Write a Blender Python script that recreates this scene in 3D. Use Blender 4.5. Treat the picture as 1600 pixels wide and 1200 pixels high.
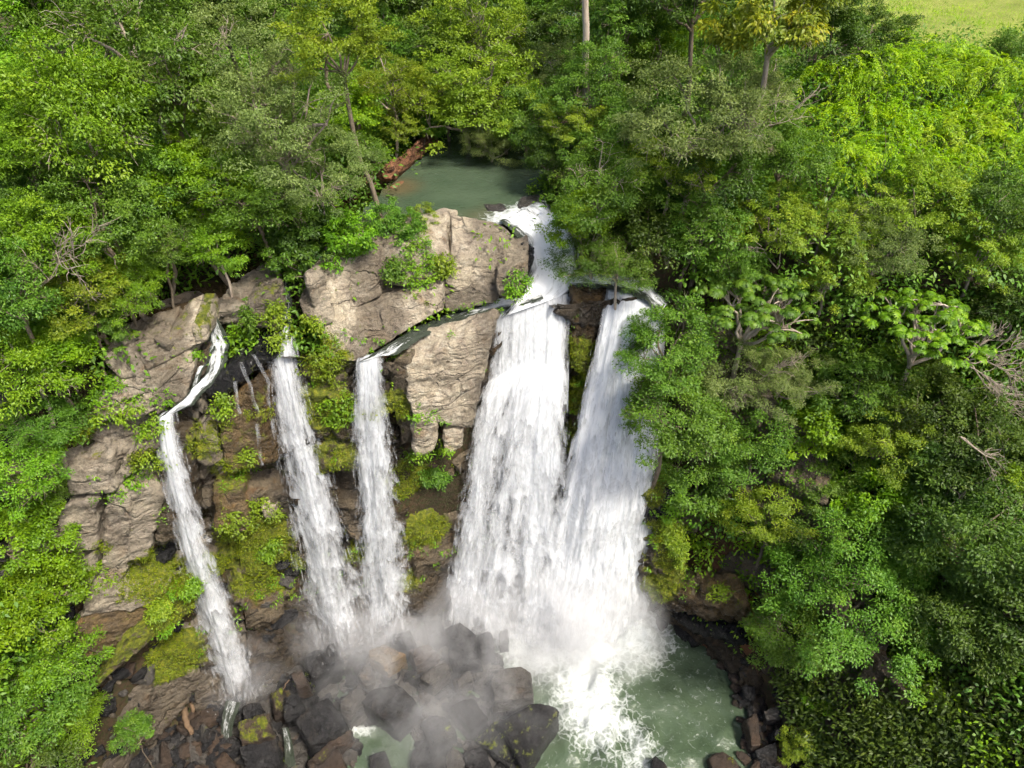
import bpy, math
import numpy as np
from mathutils import Vector, Matrix

R = math.radians
scene = bpy.context.scene
C = scene.collection
for o in list(bpy.data.objects):
    bpy.data.objects.remove(o)

# ------------------------------------------------------------------ camera, sky, sun, exposure
CAM_Z, PITCH, FPX = 34.0, 38.0, 1110.0          # drone height, degrees below the horizon, focal length for a 1600 px frame
cam_d = bpy.data.cameras.new('camera')
cam_d.sensor_width = 36.0
cam_d.lens = 36.0 * FPX / 1600.0
cam_d.clip_start, cam_d.clip_end = 0.1, 3000.0
cam = bpy.data.objects.new('camera', cam_d)
C.objects.link(cam)
cam.location = (0, 0, CAM_Z)
cam.rotation_euler = (R(90 - PITCH), 0, 0)
scene.camera = cam

SUN_EL, SUN_AZ = 58.0, 130.0                    # azimuth from +Y towards +X: behind the camera, to the right
world = bpy.data.worlds.new('World')
scene.world = world
world.use_nodes = True
wn = world.node_tree
sky = wn.nodes.new('ShaderNodeTexSky')
sky.sky_type = 'NISHITA'
sky.sun_disc = False
sky.sun_elevation = R(SUN_EL)
sky.sun_rotation = R(SUN_AZ)
sky.air_density, sky.dust_density, sky.ozone_density = 1.0, 5.0, 1.0
wn.nodes['Background'].inputs['Strength'].default_value = 0.15
wn.links.new(sky.outputs[0], wn.nodes['Background'].inputs['Color'])
sun_d = bpy.data.lights.new('sun', 'SUN')
sun_d.energy, sun_d.angle, sun_d.color = 3.0, R(8.0), (1.0, 0.95, 0.85)
sun = bpy.data.objects.new('sun', sun_d)
C.objects.link(sun)
sdir = Vector((math.sin(R(SUN_AZ)) * math.cos(R(SUN_EL)), math.cos(R(SUN_AZ)) * math.cos(R(SUN_EL)), math.sin(R(SUN_EL))))
sun.rotation_euler = sdir.to_track_quat('Z', 'Y').to_euler()

vs = scene.view_settings
vs.view_transform, vs.look, vs.exposure, vs.gamma = 'Standard', 'None', 0.95, 1.0
cy = scene.cycles
cy.max_bounces, cy.diffuse_bounces, cy.glossy_bounces = 5, 3, 1
cy.transmission_bounces, cy.transparent_max_bounces, cy.volume_bounces = 4, 24, 2
cy.caustics_reflective = cy.caustics_refractive = False
cy.use_denoising = True
cy.use_adaptive_sampling, cy.adaptive_threshold = True, 0.05
cy.adaptive_min_samples = 20
cy.debug_use_spatial_splits = True
cy.volume_step_rate = 2.0
cy.volume_max_steps = 96

# ------------------------------------------------------------------ helpers: photo ray to world point, noise, meshes
CP, SP = math.cos(R(PITCH)), math.sin(R(PITCH))
def ray(px, py):
    u, v = (px - 800) / FPX, (600 - py) / FPX
    return np.array([u, CP + v * SP, -SP + v * CP])
def pY(px, py, Y):
    d = ray(px, py); return np.array([0, 0, CAM_Z]) + d * (Y / d[1])
def pZ(px, py, Z):
    d = ray(px, py); return np.array([0, 0, CAM_Z]) + d * ((Z - CAM_Z) / d[2])
def depth_of(p):
    return p[1] * CP + (CAM_Z - p[2]) * SP

def norm(a):
    return a / np.maximum(np.linalg.norm(a, axis=-1, keepdims=True), 1e-9)
def sstep(a, b, x):
    t = np.clip((x - a) / (b - a), 0, 1); return t * t * (3 - 2 * t)
def _h(ix, iy, iz, s):
    with np.errstate(over='ignore'):
        n = (ix.astype(np.int64) * 0x8da6b343 ^ iy.astype(np.int64) * 0xd8163841 ^ iz.astype(np.int64) * 0xcb1ab31f ^ (s + 7) * 0x9e3779b9) & 0xffffffff
        n ^= n >> 13; n = (n * 0x5bd1e995) & 0xffffffff; n ^= n >> 15
        n = (n * 0x2c1b3c6d) & 0xffffffff; n ^= n >> 12
    return n / 4294967296.0
def vnoise(P, s=0):
    i = np.floor(P).astype(np.int64); f = P - i; f = f * f * (3 - 2 * f)
    o = 0
    for dx in (0, 1):
        for dy in (0, 1):
            for dz in (0, 1):
                w = (f[:, 0] if dx else 1 - f[:, 0]) * (f[:, 1] if dy else 1 - f[:, 1]) * (f[:, 2] if dz else 1 - f[:, 2])
                o = o + w * _h(i[:, 0] + dx, i[:, 1] + dy, i[:, 2] + dz, s)
    return o
def fbm(P, octv=4, s=0):
    a, t, o = 1.0, 0.0, 0.0
    for k in range(octv):
        o = o + a * (vnoise(P * (2.03 ** k) + k * 13.7, s + k) * 2 - 1); t += a; a *= 0.5
    return o / t
def voro(P, s=0, cheb=True):
    """nearest and second nearest cell distance and the nearest cell's random value"""
    i = np.floor(P).astype(np.int64)
    f1 = np.full(len(P), 9.0); f2 = np.full(len(P), 9.0); idr = np.zeros(len(P)); ctr = np.zeros_like(P)
    for dx in (-1, 0, 1):
        for dy in (-1, 0, 1):
            for dz in (-1, 0, 1):
                a, b, c = i[:, 0] + dx, i[:, 1] + dy, i[:, 2] + dz
                q = np.stack([a + 0.1 + 0.8 * _h(a, b, c, s), b + 0.1 + 0.8 * _h(a, b, c, s + 1), c + 0.1 + 0.8 * _h(a, b, c, s + 2)], 1)
                d = np.abs(q - P)
                d = 0.6 * d.max(1) + 0.4 * np.sqrt((d * d).sum(1)) if cheb else np.sqrt((d * d).sum(1))
                r = _h(a, b, c, s + 3)
                nearer = d < f1
                f2 = np.where(nearer, f1, np.minimum(f2, d))
                idr = np.where(nearer, r, idr); ctr = np.where(nearer[:, None], q, ctr)
                f1 = np.where(nearer, d, f1)
    return f1, f2, idr, ctr

def mesh_np(name, V, F, mat, attrs=None, smooth=False, uv=None):
    V = np.asarray(V, np.float32); F = np.asarray(F, np.int32)
    me = bpy.data.meshes.new(name)
    k = F.shape[1]
    me.vertices.add(len(V)); me.vertices.foreach_set('co', V.ravel())
    me.loops.add(F.size); me.loops.foreach_set('vertex_index', F.ravel())
    me.polygons.add(len(F)); me.polygons.foreach_set('loop_start', np.arange(0, F.size, k, dtype=np.int32))
    if smooth:
        me.polygons.foreach_set('use_smooth', np.ones(len(F), bool))
    for an, av in (attrs or {}).items():
        at = me.attributes.new(an, 'FLOAT', 'POINT'); at.data.foreach_set('value', np.asarray(av, np.float32).ravel())
    if uv is not None:
        l = me.uv_layers.new(name='UVMap')
        l.data.foreach_set('uv', np.asarray(uv, np.float32)[F.ravel()].ravel())
    me.update(calc_edges=True)
    me.materials.append(mat)
    return me
def link(name, me, parent=None, loc=None):
    o = bpy.data.objects.new(name, me); C.objects.link(o)
    if parent is not None: o.parent = parent
    if loc is not None: o.location = [float(q) for q in loc]
    return o
def tag(o, label, cat=None, group=None, kind=None):
    o['label'] = label
    if cat: o['category'] = cat
    if group: o['group'] = group
    if kind: o['kind'] = kind
    return o
def merge(parts):
    Vs, Fs, n = [], [], 0
    for V, F in parts:
        Vs.append(V); Fs.append(np.asarray(F) + n); n += len(V)
    return np.concatenate(Vs), np.concatenate(Fs)
def tube(pts, rad, sides=6):
    pts = np.asarray(pts, float); n = len(pts)
    rad = np.broadcast_to(np.asarray(rad, float), (n,))
    t = norm(np.gradient(pts, axis=0))
    ref = np.array([1.0, 0, 0]) if abs(t[0][0]) < 0.8 else np.array([0, 1.0, 0])
    a = norm(np.cross(t, ref)); b = np.cross(t, a)
    ang = np.linspace(0, 2 * math.pi, sides, endpoint=False)
    V = pts[:, None] + rad[:, None, None] * (np.cos(ang)[None, :, None] * a[:, None] + np.sin(ang)[None, :, None] * b[:, None])
    V = V.reshape(-1, 3); F = []
    for i in range(n - 1):
        for j in range(sides):
            k = (j + 1) % sides
            F.append((i * sides + j, i * sides + k, (i + 1) * sides + k, (i + 1) * sides + j))
    return V, np.array(F)
def polyline(p, n):
    p = np.asarray(p, float)
    s = np.concatenate([[0], np.cumsum(np.linalg.norm(np.diff(p, axis=0), axis=1))])
    q = np.linspace(0, s[-1], n)
    return np.stack([np.interp(q, s, p[:, k]) for k in range(p.shape[1])], 1)
def seg_dist(P, poly):
    d = np.full(len(P), 1e9)
    for a, b in zip(poly[:-1], poly[1:]):
        a, b = np.array(a[:2], float), np.array(b[:2], float); ab = b - a
        t = np.clip(((P - a) @ ab) / (ab @ ab), 0, 1)
        d = np.minimum(d, np.linalg.norm(P - (a + t[:, None] * ab), axis=1))
    return d
def inside(P, poly):
    r = np.zeros(len(P), bool); n = len(poly)
    for i in range(n):
        x1, y1 = poly[i][:2]; x2, y2 = poly[(i + 1) % n][:2]
        c = ((y1 > P[:, 1]) != (y2 > P[:, 1]))
        xi = (x2 - x1) * (P[:, 1] - y1) / ((y2 - y1) if y2 != y1 else 1e-9) + x1
        r ^= c & (P[:, 0] < xi)
    return r
def vnormals(V, F):
    n = np.zeros_like(V)
    a, b, c = V[F[:, 0]], V[F[:, 1]], V[F[:, 2]]
    fn = np.cross(b - a, c - a)
    if F.shape[1] == 4:
        fn = fn + np.cross(c - a, V[F[:, 3]] - a)
    for k in range(F.shape[1]):
        np.add.at(n, F[:, k], fn)
    return norm(n)

# ------------------------------------------------------------------ materials
class NT:
    def __init__(s, name):
        s.m = bpy.data.materials.new(name); s.m.use_nodes = True; s.t = s.m.node_tree; s.t.nodes.clear()
        s.out = s.t.nodes.new('ShaderNodeOutputMaterial')
    def n(s, typ, ins=None, out=0, **kw):
        nd = s.t.nodes.new('ShaderNode' + typ)
        for k, v in kw.items(): setattr(nd, k, v)
        for k, v in (ins or {}).items(): s.put(nd.inputs[k], v)
        return nd.outputs[out]
    def put(s, sock, v):
        if isinstance(v, bpy.types.NodeSocket): s.t.links.new(v, sock)
        elif isinstance(v, tuple) and len(v) == 3 and sock.type == 'RGBA': sock.default_value = v + (1,)
        else: sock.default_value = v
    def pos(s): return s.n('NewGeometry', out=0)
    def obj(s): return s.n('TexCoord', out=3)
    def attr(s, a): return s.n('Attribute', out=2, attribute_name=a)
    def scale(s, v, sc): return s.n('Mapping', {'Vector': v, 'Scale': sc})
    def noise(s, v, sc, det=5, rough=0.6, dist=0.0): return s.n('TexNoise', {'Vector': v, 'Scale': sc, 'Detail': det, 'Roughness': rough, 'Distortion': dist})
    def edge(s, v, sc): return s.n('TexVoronoi', {'Vector': v, 'Scale': sc}, feature='DISTANCE_TO_EDGE')
    def ramp(s, f, *st):
        nd = s.t.nodes.new('ShaderNodeValToRGB'); s.put(nd.inputs[0], f); e = nd.color_ramp.elements
        for i, (p, c) in enumerate(st):
            if i > 1: e.new(p)
            e[i].position = p
        for i, (p, c) in enumerate(st):
            e[i].color = (c, c, c, 1) if isinstance(c, (int, float)) else tuple(c) + (1,)
        return nd.outputs[0]
    def mix(s, f, a, b, mode='MIX'):
        nd = s.t.nodes.new('ShaderNodeMix'); nd.data_type = 'RGBA'; nd.blend_type = mode
        s.put(nd.inputs[0], f); s.put(nd.inputs[6], a); s.put(nd.inputs[7], b); return nd.outputs[2]
    def math(s, op, a, b=0.0, clamp=False):
        nd = s.t.nodes.new('ShaderNodeMath'); nd.operation = op; nd.use_clamp = clamp
        s.put(nd.inputs[0], a); s.put(nd.inputs[1], b); return nd.outputs[0]
    def bump(s, h, st, dist): return s.n('Bump', {'Height': h, 'Strength': st, 'Distance': dist})
    def bsdf(s, col, rough=0.8, nrm=None, spec=0.4):
        i = {'Base Color': col, 'Roughness': rough, 'Specular IOR Level': spec}
        if nrm is not None: i['Normal'] = nrm
        return s.n('BsdfPrincipled', i)
    def done(s, sh):
        s.t.links.new(sh, s.out.inputs['Surface']); return s.m

def rock_mat(name, c1, c2, lichen, dark, stain, rough, crack=1.0, lich_amt=0.5, stain_amt=0.5, brown=(0.16, 0.08, 0.03)):
    k = NT(name); P = k.pos()
    n1 = k.noise(P, 0.55, 6, 0.65, 0.6)
    col = k.mix(k.ramp(n1, (0.35, 0.0), (0.65, 1.0)), c1, c2)
    n2 = k.noise(P, 2.2, 8, 0.75, 0.3)
    col = k.mix(k.ramp(n2, (0.62 - 0.2 * lich_amt, 0.0), (0.70, lich_amt)), col, lichen)
    n3 = k.noise(k.scale(P, (1.6, 1.6, 0.28)), 1.0, 6, 0.7, 0.8)
    col = k.mix(k.ramp(n3, (0.50, 0.0), (0.68, stain_amt)), col, stain)
    n4 = k.noise(P, 0.9, 4, 0.6, 1.0)
    col = k.mix(k.ramp(n4, (0.58, 0.0), (0.70, 0.55)), col, brown)
    n6 = k.noise(P, 5.5, 8, 0.78, 0.2)
    col = k.mix(k.ramp(n6, (0.38, 0.65), (0.50, 0.0)), col, k.mix(1.0, col, (0.45, 0.42, 0.40), 'MULTIPLY'))
    n5 = k.noise(P, 14.0, 6, 0.8)
    col = k.mix(k.ramp(n5, (0.30, 0.55), (0.52, 0.0)), col, dark)
    wv = k.n('VectorMath', {0: P, 1: k.n('VectorMath', {0: k.n('TexNoise', {'Vector': P, 'Scale': 1.1, 'Detail': 6.0}, out=1), 'Scale': 0.9}, operation='SCALE')}, operation='ADD')
    e1 = k.edge(k.n('Mapping', {'Vector': wv, 'Rotation': (0.0, 0.22, 0.0), 'Scale': (0.34, 0.34, 1.25)}), 0.85)
    crk = k.ramp(e1, (0.0, 0.85), (0.022, 0.0))
    gate = k.ramp(k.noise(P, 0.7, 3), (0.42, 0.0), (0.6, crack))
    crk = k.math('MULTIPLY', crk, gate)
    col = k.mix(crk, col, dark)
    wet = k.attr('wet')
    col = k.mix(k.math('MULTIPLY', wet, 0.85), col, k.mix(1.0, col, (0.26, 0.24, 0.23), 'MULTIPLY'))
    ms = k.attr('moss'); mn = k.noise(k.scale(P, (1.5, 1.5, 1.0)), 1.7, 7, 0.72, 0.3)
    mf = k.ramp(k.math('ADD', ms, k.math('MULTIPLY', k.math('SUBTRACT', mn, 0.5), 2.3)), (0.42, 0.0), (0.60, 1.0))
    mcol = k.ramp(k.noise(P, 5.5, 5, 0.7), (0.28, (0.030, 0.045, 0.006)), (0.48, (0.105, 0.125, 0.009)), (0.70, (0.24, 0.24, 0.014)))
    col = k.mix(mf, col, mcol)
    h = k.math('ADD', k.math('ADD', k.math('ADD', k.noise(P, 3.0, 9, 0.72), k.math('MULTIPLY', k.edge(k.scale(wv, (0.9, 0.9, 2.2)), 1.6), 0.8)), k.math('MULTIPLY', n5, 0.3)), k.math('MULTIPLY', crk, -0.55))
    rg = k.math('SUBTRACT', rough, k.math('MULTIPLY', wet, 0.45), True)
    return k.done(k.bsdf(col, k.math('MAXIMUM', rg, mf), k.bump(h, 1.0, 0.24), 0.4))
M = {}
M['pale'] = rock_mat('pale_rock', (0.50, 0.43, 0.305), (0.32, 0.265, 0.195), (0.66, 0.60, 0.475), (0.05, 0.04, 0.032), (0.15, 0.105, 0.085), 0.85, 1.0, 0.7, 0.5, (0.24, 0.15, 0.07))
M['grey'] = rock_mat('grey_rock', (0.40, 0.345, 0.25), (0.25, 0.21, 0.16), (0.40, 0.37, 0.31), (0.045, 0.038, 0.03), (0.12, 0.085, 0.06), 0.8, 1.0, 0.55, 0.45, (0.22, 0.13, 0.06))
M['brown'] = rock_mat('brown_rock', (0.17, 0.132, 0.08), (0.088, 0.07, 0.048), (0.28, 0.235, 0.16), (0.02, 0.016, 0.013), (0.05, 0.036, 0.026), 0.7, 1.0, 0.3, 0.7, (0.19, 0.095, 0.03))
M['dark'] = rock_mat('wet_dark_rock', (0.013, 0.013, 0.014), (0.030, 0.029, 0.029), (0.10, 0.096, 0.092), (0.012, 0.012, 0.013), (0.03, 0.028, 0.028), 0.26, 0.8, 0.5, 0.5, (0.05, 0.04, 0.03))
M['earth'] = rock_mat('earthy_rock', (0.075, 0.048, 0.030), (0.036, 0.027, 0.021), (0.13, 0.10, 0.075), (0.014, 0.012, 0.010), (0.03, 0.022, 0.018), 0.55, 0.8, 0.35, 0.6, (0.085, 0.05, 0.028))
M['redearth'] = rock_mat('red_earth', (0.26, 0.115, 0.05), (0.14, 0.065, 0.032), (0.30, 0.17, 0.09), (0.03, 0.018, 0.012), (0.08, 0.04, 0.022), 0.9, 0.6, 0.3, 0.5, (0.30, 0.13, 0.05))
M['slate'] = rock_mat('slate_rock', (0.095, 0.085, 0.072), (0.06, 0.056, 0.052), (0.16, 0.145, 0.125), (0.015, 0.014, 0.013), (0.04, 0.035, 0.03), 0.5, 0.8, 0.45, 0.5, (0.12, 0.075, 0.04))
M['ochre'] = rock_mat('ochre_rock', (0.19, 0.125, 0.05), (0.11, 0.08, 0.046), (0.20, 0.18, 0.14), (0.02, 0.016, 0.013), (0.06, 0.045, 0.035), 0.5, 0.8, 0.3, 0.5, (0.28, 0.15, 0.04))

k = NT('forest_soil'); P = k.pos()
soil = k.mix(k.ramp(k.noise(P, 0.8, 6), (0.35, 0.0), (0.65, 1.0)), (0.036, 0.026, 0.017), (0.075, 0.046, 0.026))
soil = k.mix(k.ramp(k.noise(P, 6.0, 6, 0.7), (0.45, 0.0), (0.6, 0.7)), soil, (0.03, 0.045, 0.012))
past = k.mix(k.ramp(k.noise(P, 0.5, 8, 0.7), (0.35, 0.0), (0.65, 1.0)), (0.17, 0.20, 0.035), (0.27, 0.29, 0.06))
past = k.mix(k.ramp(k.noise(P, 7.0, 5, 0.7), (0.45, 0.5), (0.6, 0.0)), past, (0.11, 0.14, 0.025))
col = k.mix(k.attr('pasture'), soil, past)
red = k.mix(k.ramp(k.noise(k.scale(P, (0.7, 0.7, 4.0)), 1.4, 6, 0.7), (0.35, 0.0), (0.62, 1.0)), (0.24, 0.10, 0.045), (0.10, 0.052, 0.03))
col = k.mix(k.attr('earth'), col, red)
M['soil'] = k.done(k.bsdf(col, 0.95, k.bump(k.noise(P, 5.0, 8, 0.7), 0.8, 0.2), 0.2))

def bark_mat(name, a, b):
    k = NT(name); P = k.obj()
    n = k.noise(k.scale(P, (6, 6, 1.2)), 1.0, 7, 0.7)
    c = k.mix(k.ramp(n, (0.35, 0.0), (0.65, 1.0)), a, b)
    return k.done(k.bsdf(c, 0.9, k.bump(n, 0.6, 0.04), 0.2))
M['bark'] = bark_mat('brown_bark', (0.10, 0.075, 0.05), (0.22, 0.18, 0.13))
M['bark_pale'] = bark_mat('pale_bark', (0.25, 0.20, 0.15), (0.45, 0.38, 0.30))
M['twig'] = bark_mat('grey_twig', (0.17, 0.14, 0.105), (0.31, 0.26, 0.20))
M['driftwood'] = bark_mat('driftwood', (0.08, 0.05, 0.03), (0.17, 0.115, 0.07))

def leaf_mat(name, a, b, c, var=0.12, trans=0.34):
    """a dark, b middle, c light or yellowed leaf; every leaf has its own tint, every plant a small shift of its own"""
    k = NT(name)
    t = k.attr('tint'); rnd = k.n('ObjectInfo', out=5)
    col = k.ramp(t, (0.0, a), (0.55, b), (1.0, c))
    hsv = k.n('HueSaturation', {'Hue': k.math('ADD', 0.5 - 0.008, k.math('MULTIPLY', rnd, 0.022)), 'Saturation': 1.06,
                                'Value': k.math('ADD', 1.0 - var, k.math('MULTIPLY', rnd, 2 * var)), 'Color': col})
    d = k.n('BsdfDiffuse', {'Color': hsv}); tr = k.n('BsdfTranslucent', {'Color': k.mix(1.0, hsv, (1.15, 1.15, 0.6), 'MULTIPLY')})
    g = k.n('BsdfGlossy', {'Color': (1, 1, 1), 'Roughness': 0.5})
    s = k.n('MixShader', {0: trans, 1: d, 2: tr})
    return k.done(k.n('MixShader', {0: 0.018, 1: s, 2: g}))
L = {}
L['light'] = leaf_mat('light_green_leaf', (0.066, 0.139, 0.013), (0.154, 0.282, 0.023), (0.273, 0.396, 0.041))
L['bright'] = leaf_mat('bright_green_leaf', (0.070, 0.145, 0.012), (0.165, 0.275, 0.020), (0.27, 0.37, 0.03))
L['moss'] = leaf_mat('moss_tuft', (0.065, 0.095, 0.009), (0.17, 0.215, 0.014), (0.30, 0.32, 0.02), 0.0)
L['mid'] = leaf_mat('mid_green_leaf', (0.046, 0.104, 0.014), (0.110, 0.203, 0.025), (0.194, 0.287, 0.041))
L['dark'] = leaf_mat('dark_green_leaf', (0.030, 0.064, 0.010), (0.072, 0.124, 0.017), (0.135, 0.19, 0.03))
L['olive'] = leaf_mat('grey_olive_leaf', (0.084, 0.119, 0.031), (0.163, 0.213, 0.059), (0.264, 0.307, 0.099))
L['lime'] = leaf_mat('lime_leaf', (0.084, 0.178, 0.007), (0.229, 0.371, 0.011), (0.387, 0.495, 0.018))
L['gold'] = leaf_mat('yellowing_leaf', (0.095, 0.145, 0.018), (0.21, 0.255, 0.026), (0.40, 0.35, 0.03))
L['sun'] = leaf_mat('yellow_green_leaf', (0.088, 0.144, 0.015), (0.189, 0.272, 0.027), (0.317, 0.376, 0.045))

# ------------------------------------------------------------------ terrain: gorge floor, cliff line, forested plateau, river bed
BASE = [(-20, -12), (-19.5, 6), (-18.5, 12), (-16.4, 16.2), (-13.6, 18.6), (-11, 20.0), (-8.4, 21.2), (-5.5, 22.3), (-3, 23.3), (0, 24.4), (3, 24.5), (6, 24.2),
        (8.3, 22.8), (10.8, 20.4), (12.4, 18), (13.2, 15), (13.5, 9), (14, -12)]
RIM = [(-30, -12), (-25, 4), (-22.5, 12), (-18.5, 17.2), (-14.5, 20.4), (-11.5, 21.6), (-8.8, 22.7), (-5.4, 22.9), (-2.6, 24.2), (-0.4, 26.4), (3, 26.9), (6, 27.4),
       (9.5, 27.6), (14, 28.5), (20, 27.5), (26, 23), (31, 14), (36, -12)]
POOL_Z = 20.9
POOL = [pZ(*q, POOL_Z)[:2] for q in [(520, 352), (560, 335), (592, 305), (606, 285), (650, 252), (676, 222), (690, 205), (735, 190), (800, 185), (850, 215), (862, 260), (856, 300), (850, 330), (800, 345), (760, 356), (700, 362), (640, 356), (580, 362)]]
RIVER = [pZ(*q, POOL_Z)[:2] for q in [(770, 215), (800, 150), (850, 105), (880, 75), (885, 40), (880, -10)]]
CHAN_Z = 19.55
CHAN = [pZ(*q, CHAN_Z)[:2] for q in [(575, 352), (500, 372), (430, 392), (380, 432), (300, 470), (255, 490)]]
SEAT = [(-16.5, 18.0), (-14.5, 21.0), (-12.6, 22.6), (-9.8, 23.4), (-7.5, 24.6), (-3, 25.8), (0.2, 26.4), (0.6, 24), (-4, 21), (-12, 18.0)]   # rock seats under the ledge blocks
CASC = [(0.9, 28.2), (1.6, 26.6)]

def terrain_z(xy):
    x, y = xy[:, 0], xy[:, 1]
    P3 = np.stack([x, y, np.zeros_like(x)], 1)
    n = fbm(P3 * 0.09, 4, 3)
    right = sstep(6, 24, x)
    hp = 19.4 + 0.9 * sstep(22, 30, y) + right * (-1.8 + 2.4 * sstep(24, 40, y)) + n * 1.2
    hp = hp + 0.03 * np.clip(-x - 18, 0, 60) + 0.02 * np.clip(y - 40, 0, 80) * (1 - right)
    far = sstep(58, 130, y)
    hp = hp * (1 - far) + far * (21.2 + 6 * sstep(90, 260, y) + n)
    # river bed and pools
    dr = seg_dist(xy, RIVER); dp = np.where(inside(xy, POOL), 0, seg_dist(xy, list(POOL) + [POOL[0]]))
    hp = np.minimum(hp, 20.2 + 1.2 * np.clip(dr - 0.8, 0, 9))
    hp = np.where(dp < 3.0, np.minimum(hp, 20.3 + 0.55 * dp), hp)
    hp = np.minimum(hp, 18.9 + 0.8 * np.clip(seg_dist(xy, CHAN) - 0.8, 0, 9))
    hp = np.minimum(hp, 18.2 + 0.9 * np.clip(seg_dist(xy, CASC) - 1.0, 0, 9))
    dl = np.where(inside(xy, SEAT), 0, seg_dist(xy, SEAT + [SEAT[0]]))
    hp = np.minimum(hp, 17.2 + 2.2 * dl)
    ib = inside(xy, BASE); ir = inside(xy, RIM)
    db = seg_dist(xy, BASE); dm = seg_dist(xy, RIM)
    t = np.clip(db / np.maximum(db + dm, 1e-6), 0, 1)
    prof = np.where(x > 7, t ** (0.85), t)
    slope = hp * prof + fbm(P3 * 0.35, 3, 8) * 0.8 * np.clip(t * 4, 0, 1) * sstep(6, 10, x)
    floor = -1.0 + fbm(P3 * 0.5, 3, 5) * 0.25 + 1.3 * sstep(-8.0, -12.0, x) + 1.4 * sstep(11.5, 14, x)
    z = np.where(ib, floor, np.where(ir, np.maximum(slope, floor), hp))
    return z

def grid_axis(a, b, c, d, fine, coarse):
    return np.unique(np.round(np.concatenate([np.arange(a, b, coarse), np.arange(b, c, fine), np.arange(c, d + coarse, coarse)]), 3))
gx = grid_axis(-260, -42, 46, 280, 0.42, 6.0); gy = grid_axis(-14, 5, 62, 420, 0.42, 6.0)
GX, GY = np.meshgrid(gx, gy)
xy = np.stack([GX.ravel(), GY.ravel()], 1)
tz = terrain_z(xy)
tz = tz + fbm(np.concatenate([xy, tz[:, None]], 1) * 0.9, 4, 21) * 0.22
nx, ny = len(gx), len(gy)
ii = (np.arange(ny - 1)[:, None] * nx + np.arange(nx - 1)[None]).ravel()
F = np.stack([ii, ii + 1, ii + nx + 1, ii + nx], 1)
pasture = sstep(50, 56, xy[:, 1] + fbm(np.c_[xy, 0 * tz] * 0.12, 3, 2) * 4) * sstep(20, 27, xy[:, 0])
earth_pts = [pZ(*q, 21.2)[:2] for q in [(560, 330), (600, 275), (650, 225), (690, 195)]]
earth = 1 - sstep(1.0, 2.4, seg_dist(xy, earth_pts))
earth = np.maximum(earth, (1 - sstep(0.6, 2.2, seg_dist(xy, [pZ(1050, 975, 1)[:2], pZ(1175, 985, 2)[:2]]))))
ter = link('terrain', mesh_np('terrain', np.c_[xy, tz], F, M['soil'], {'pasture': pasture, 'earth': earth}, True))
tag(ter, 'forest floor and gorge slopes below the trees', kind='structure')

# ------------------------------------------------------------------ cliff face (a strip of broken, bedded rock between gorge floor and lip)
NODES = [((-19.8, 8.5, 0), (-20.6, 11.5, 15.5)), ((-17.2, 15.3, 0), (-18.2, 17.0, 17.2)), ((-14.2, 18.0, 0), (-14.6, 19.9, 17.6)), ((-11.6, 19.3, 0), (-11.6, 20.9, 17.3)),
         ((-8.7, 20.7, 0), (-8.8, 22.0, 18.4)), ((-5.6, 21.8, 0), (-5.4, 22.2, 17.9)), ((-3.2, 22.8, 0), (-2.6, 23.4, 17.4)), ((0, 23.9, -0.5), (-0.3, 25.8, 18.1)),
         ((3, 24.0, -0.5), (3, 26.3, 18.2)), ((6, 23.6, -0.5), (6.2, 26.8, 18.4)), ((8.4, 22.2, -0.5), (9.2, 26.0, 17.2)), ((10.9, 19.9, -0.5), (12.6, 23.6, 13.5)),
         ((12.6, 17.2, -0.5), (15.2, 19.8, 9.0)), ((13.4, 13.5, -0.5), (16.5, 15, 6.0))]
def cliff_strip(a, b, seed):
    B = polyline([q[0] for q in NODES], 400); Rm = polyline([q[1] for q in NODES], 400)
    B = B[a:b]; Rm = Rm[a:b]
    nv = 170
    t = np.linspace(-0.02, 1.0, nv)
    sag = 0.5 * np.sin(np.clip(t, 0, 1) * math.pi)                     # the face leans back under the lip
    V = B[None] + t[:, None, None] * (Rm - B)[None]
    tang = norm(np.gradient(B[:, :2], axis=0)); nrm = np.stack([tang[:, 1], -tang[:, 0], 0 * tang[:, 0]], 1)
    nrm3 = np.broadcast_to(nrm[None], V.shape).reshape(-1, 3)
    Vf = V.reshape(-1, 3)
    q = Vf + fbm(Vf * 0.5, 3, seed)[:, None] * 0.5
    _, _, id1, c1 = voro(q * np.array([0.38, 0.38, 0.5]), seed + 5); f1, f2, id2, _ = voro(q * np.array([1.1, 1.1, 1.35]), seed + 9)
    bed = vnoise(np.c_[q[:, 0] * 0.12, q[:, 1] * 0.12, q[:, 2] * 1.15 + 0.3 * q[:, 0]], seed + 3)
    d = (id1 - 0.45) * 1.15 + (id2 - 0.5) * 0.42 + (bed - 0.5) * 0.55 + fbm(Vf * 2.1, 4, seed + 1) * 0.17
    d = d - 0.14 * (1 - sstep(0.0, 0.09, f2 - f1)) - np.repeat(sag, V.shape[1]) * 0.5
    Vf = Vf + nrm3 * d[:, None]
    nu = V.shape[1]
    ii = (np.arange(nv - 1)[:, None] * nu + np.arange(nu - 1)[None]).ravel()
    F = np.stack([ii, ii + 1, ii + nu + 1, ii + nu], 1)
    return Vf, F
def blob_mask(V, blobs):
    m = np.zeros(len(V))
    for c, r, a in blobs:
        m = np.maximum(m, a * (1 - sstep(0.55, 1.15, np.linalg.norm(V - np.asarray(c)[None], axis=1) / r)))
    return m
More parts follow.
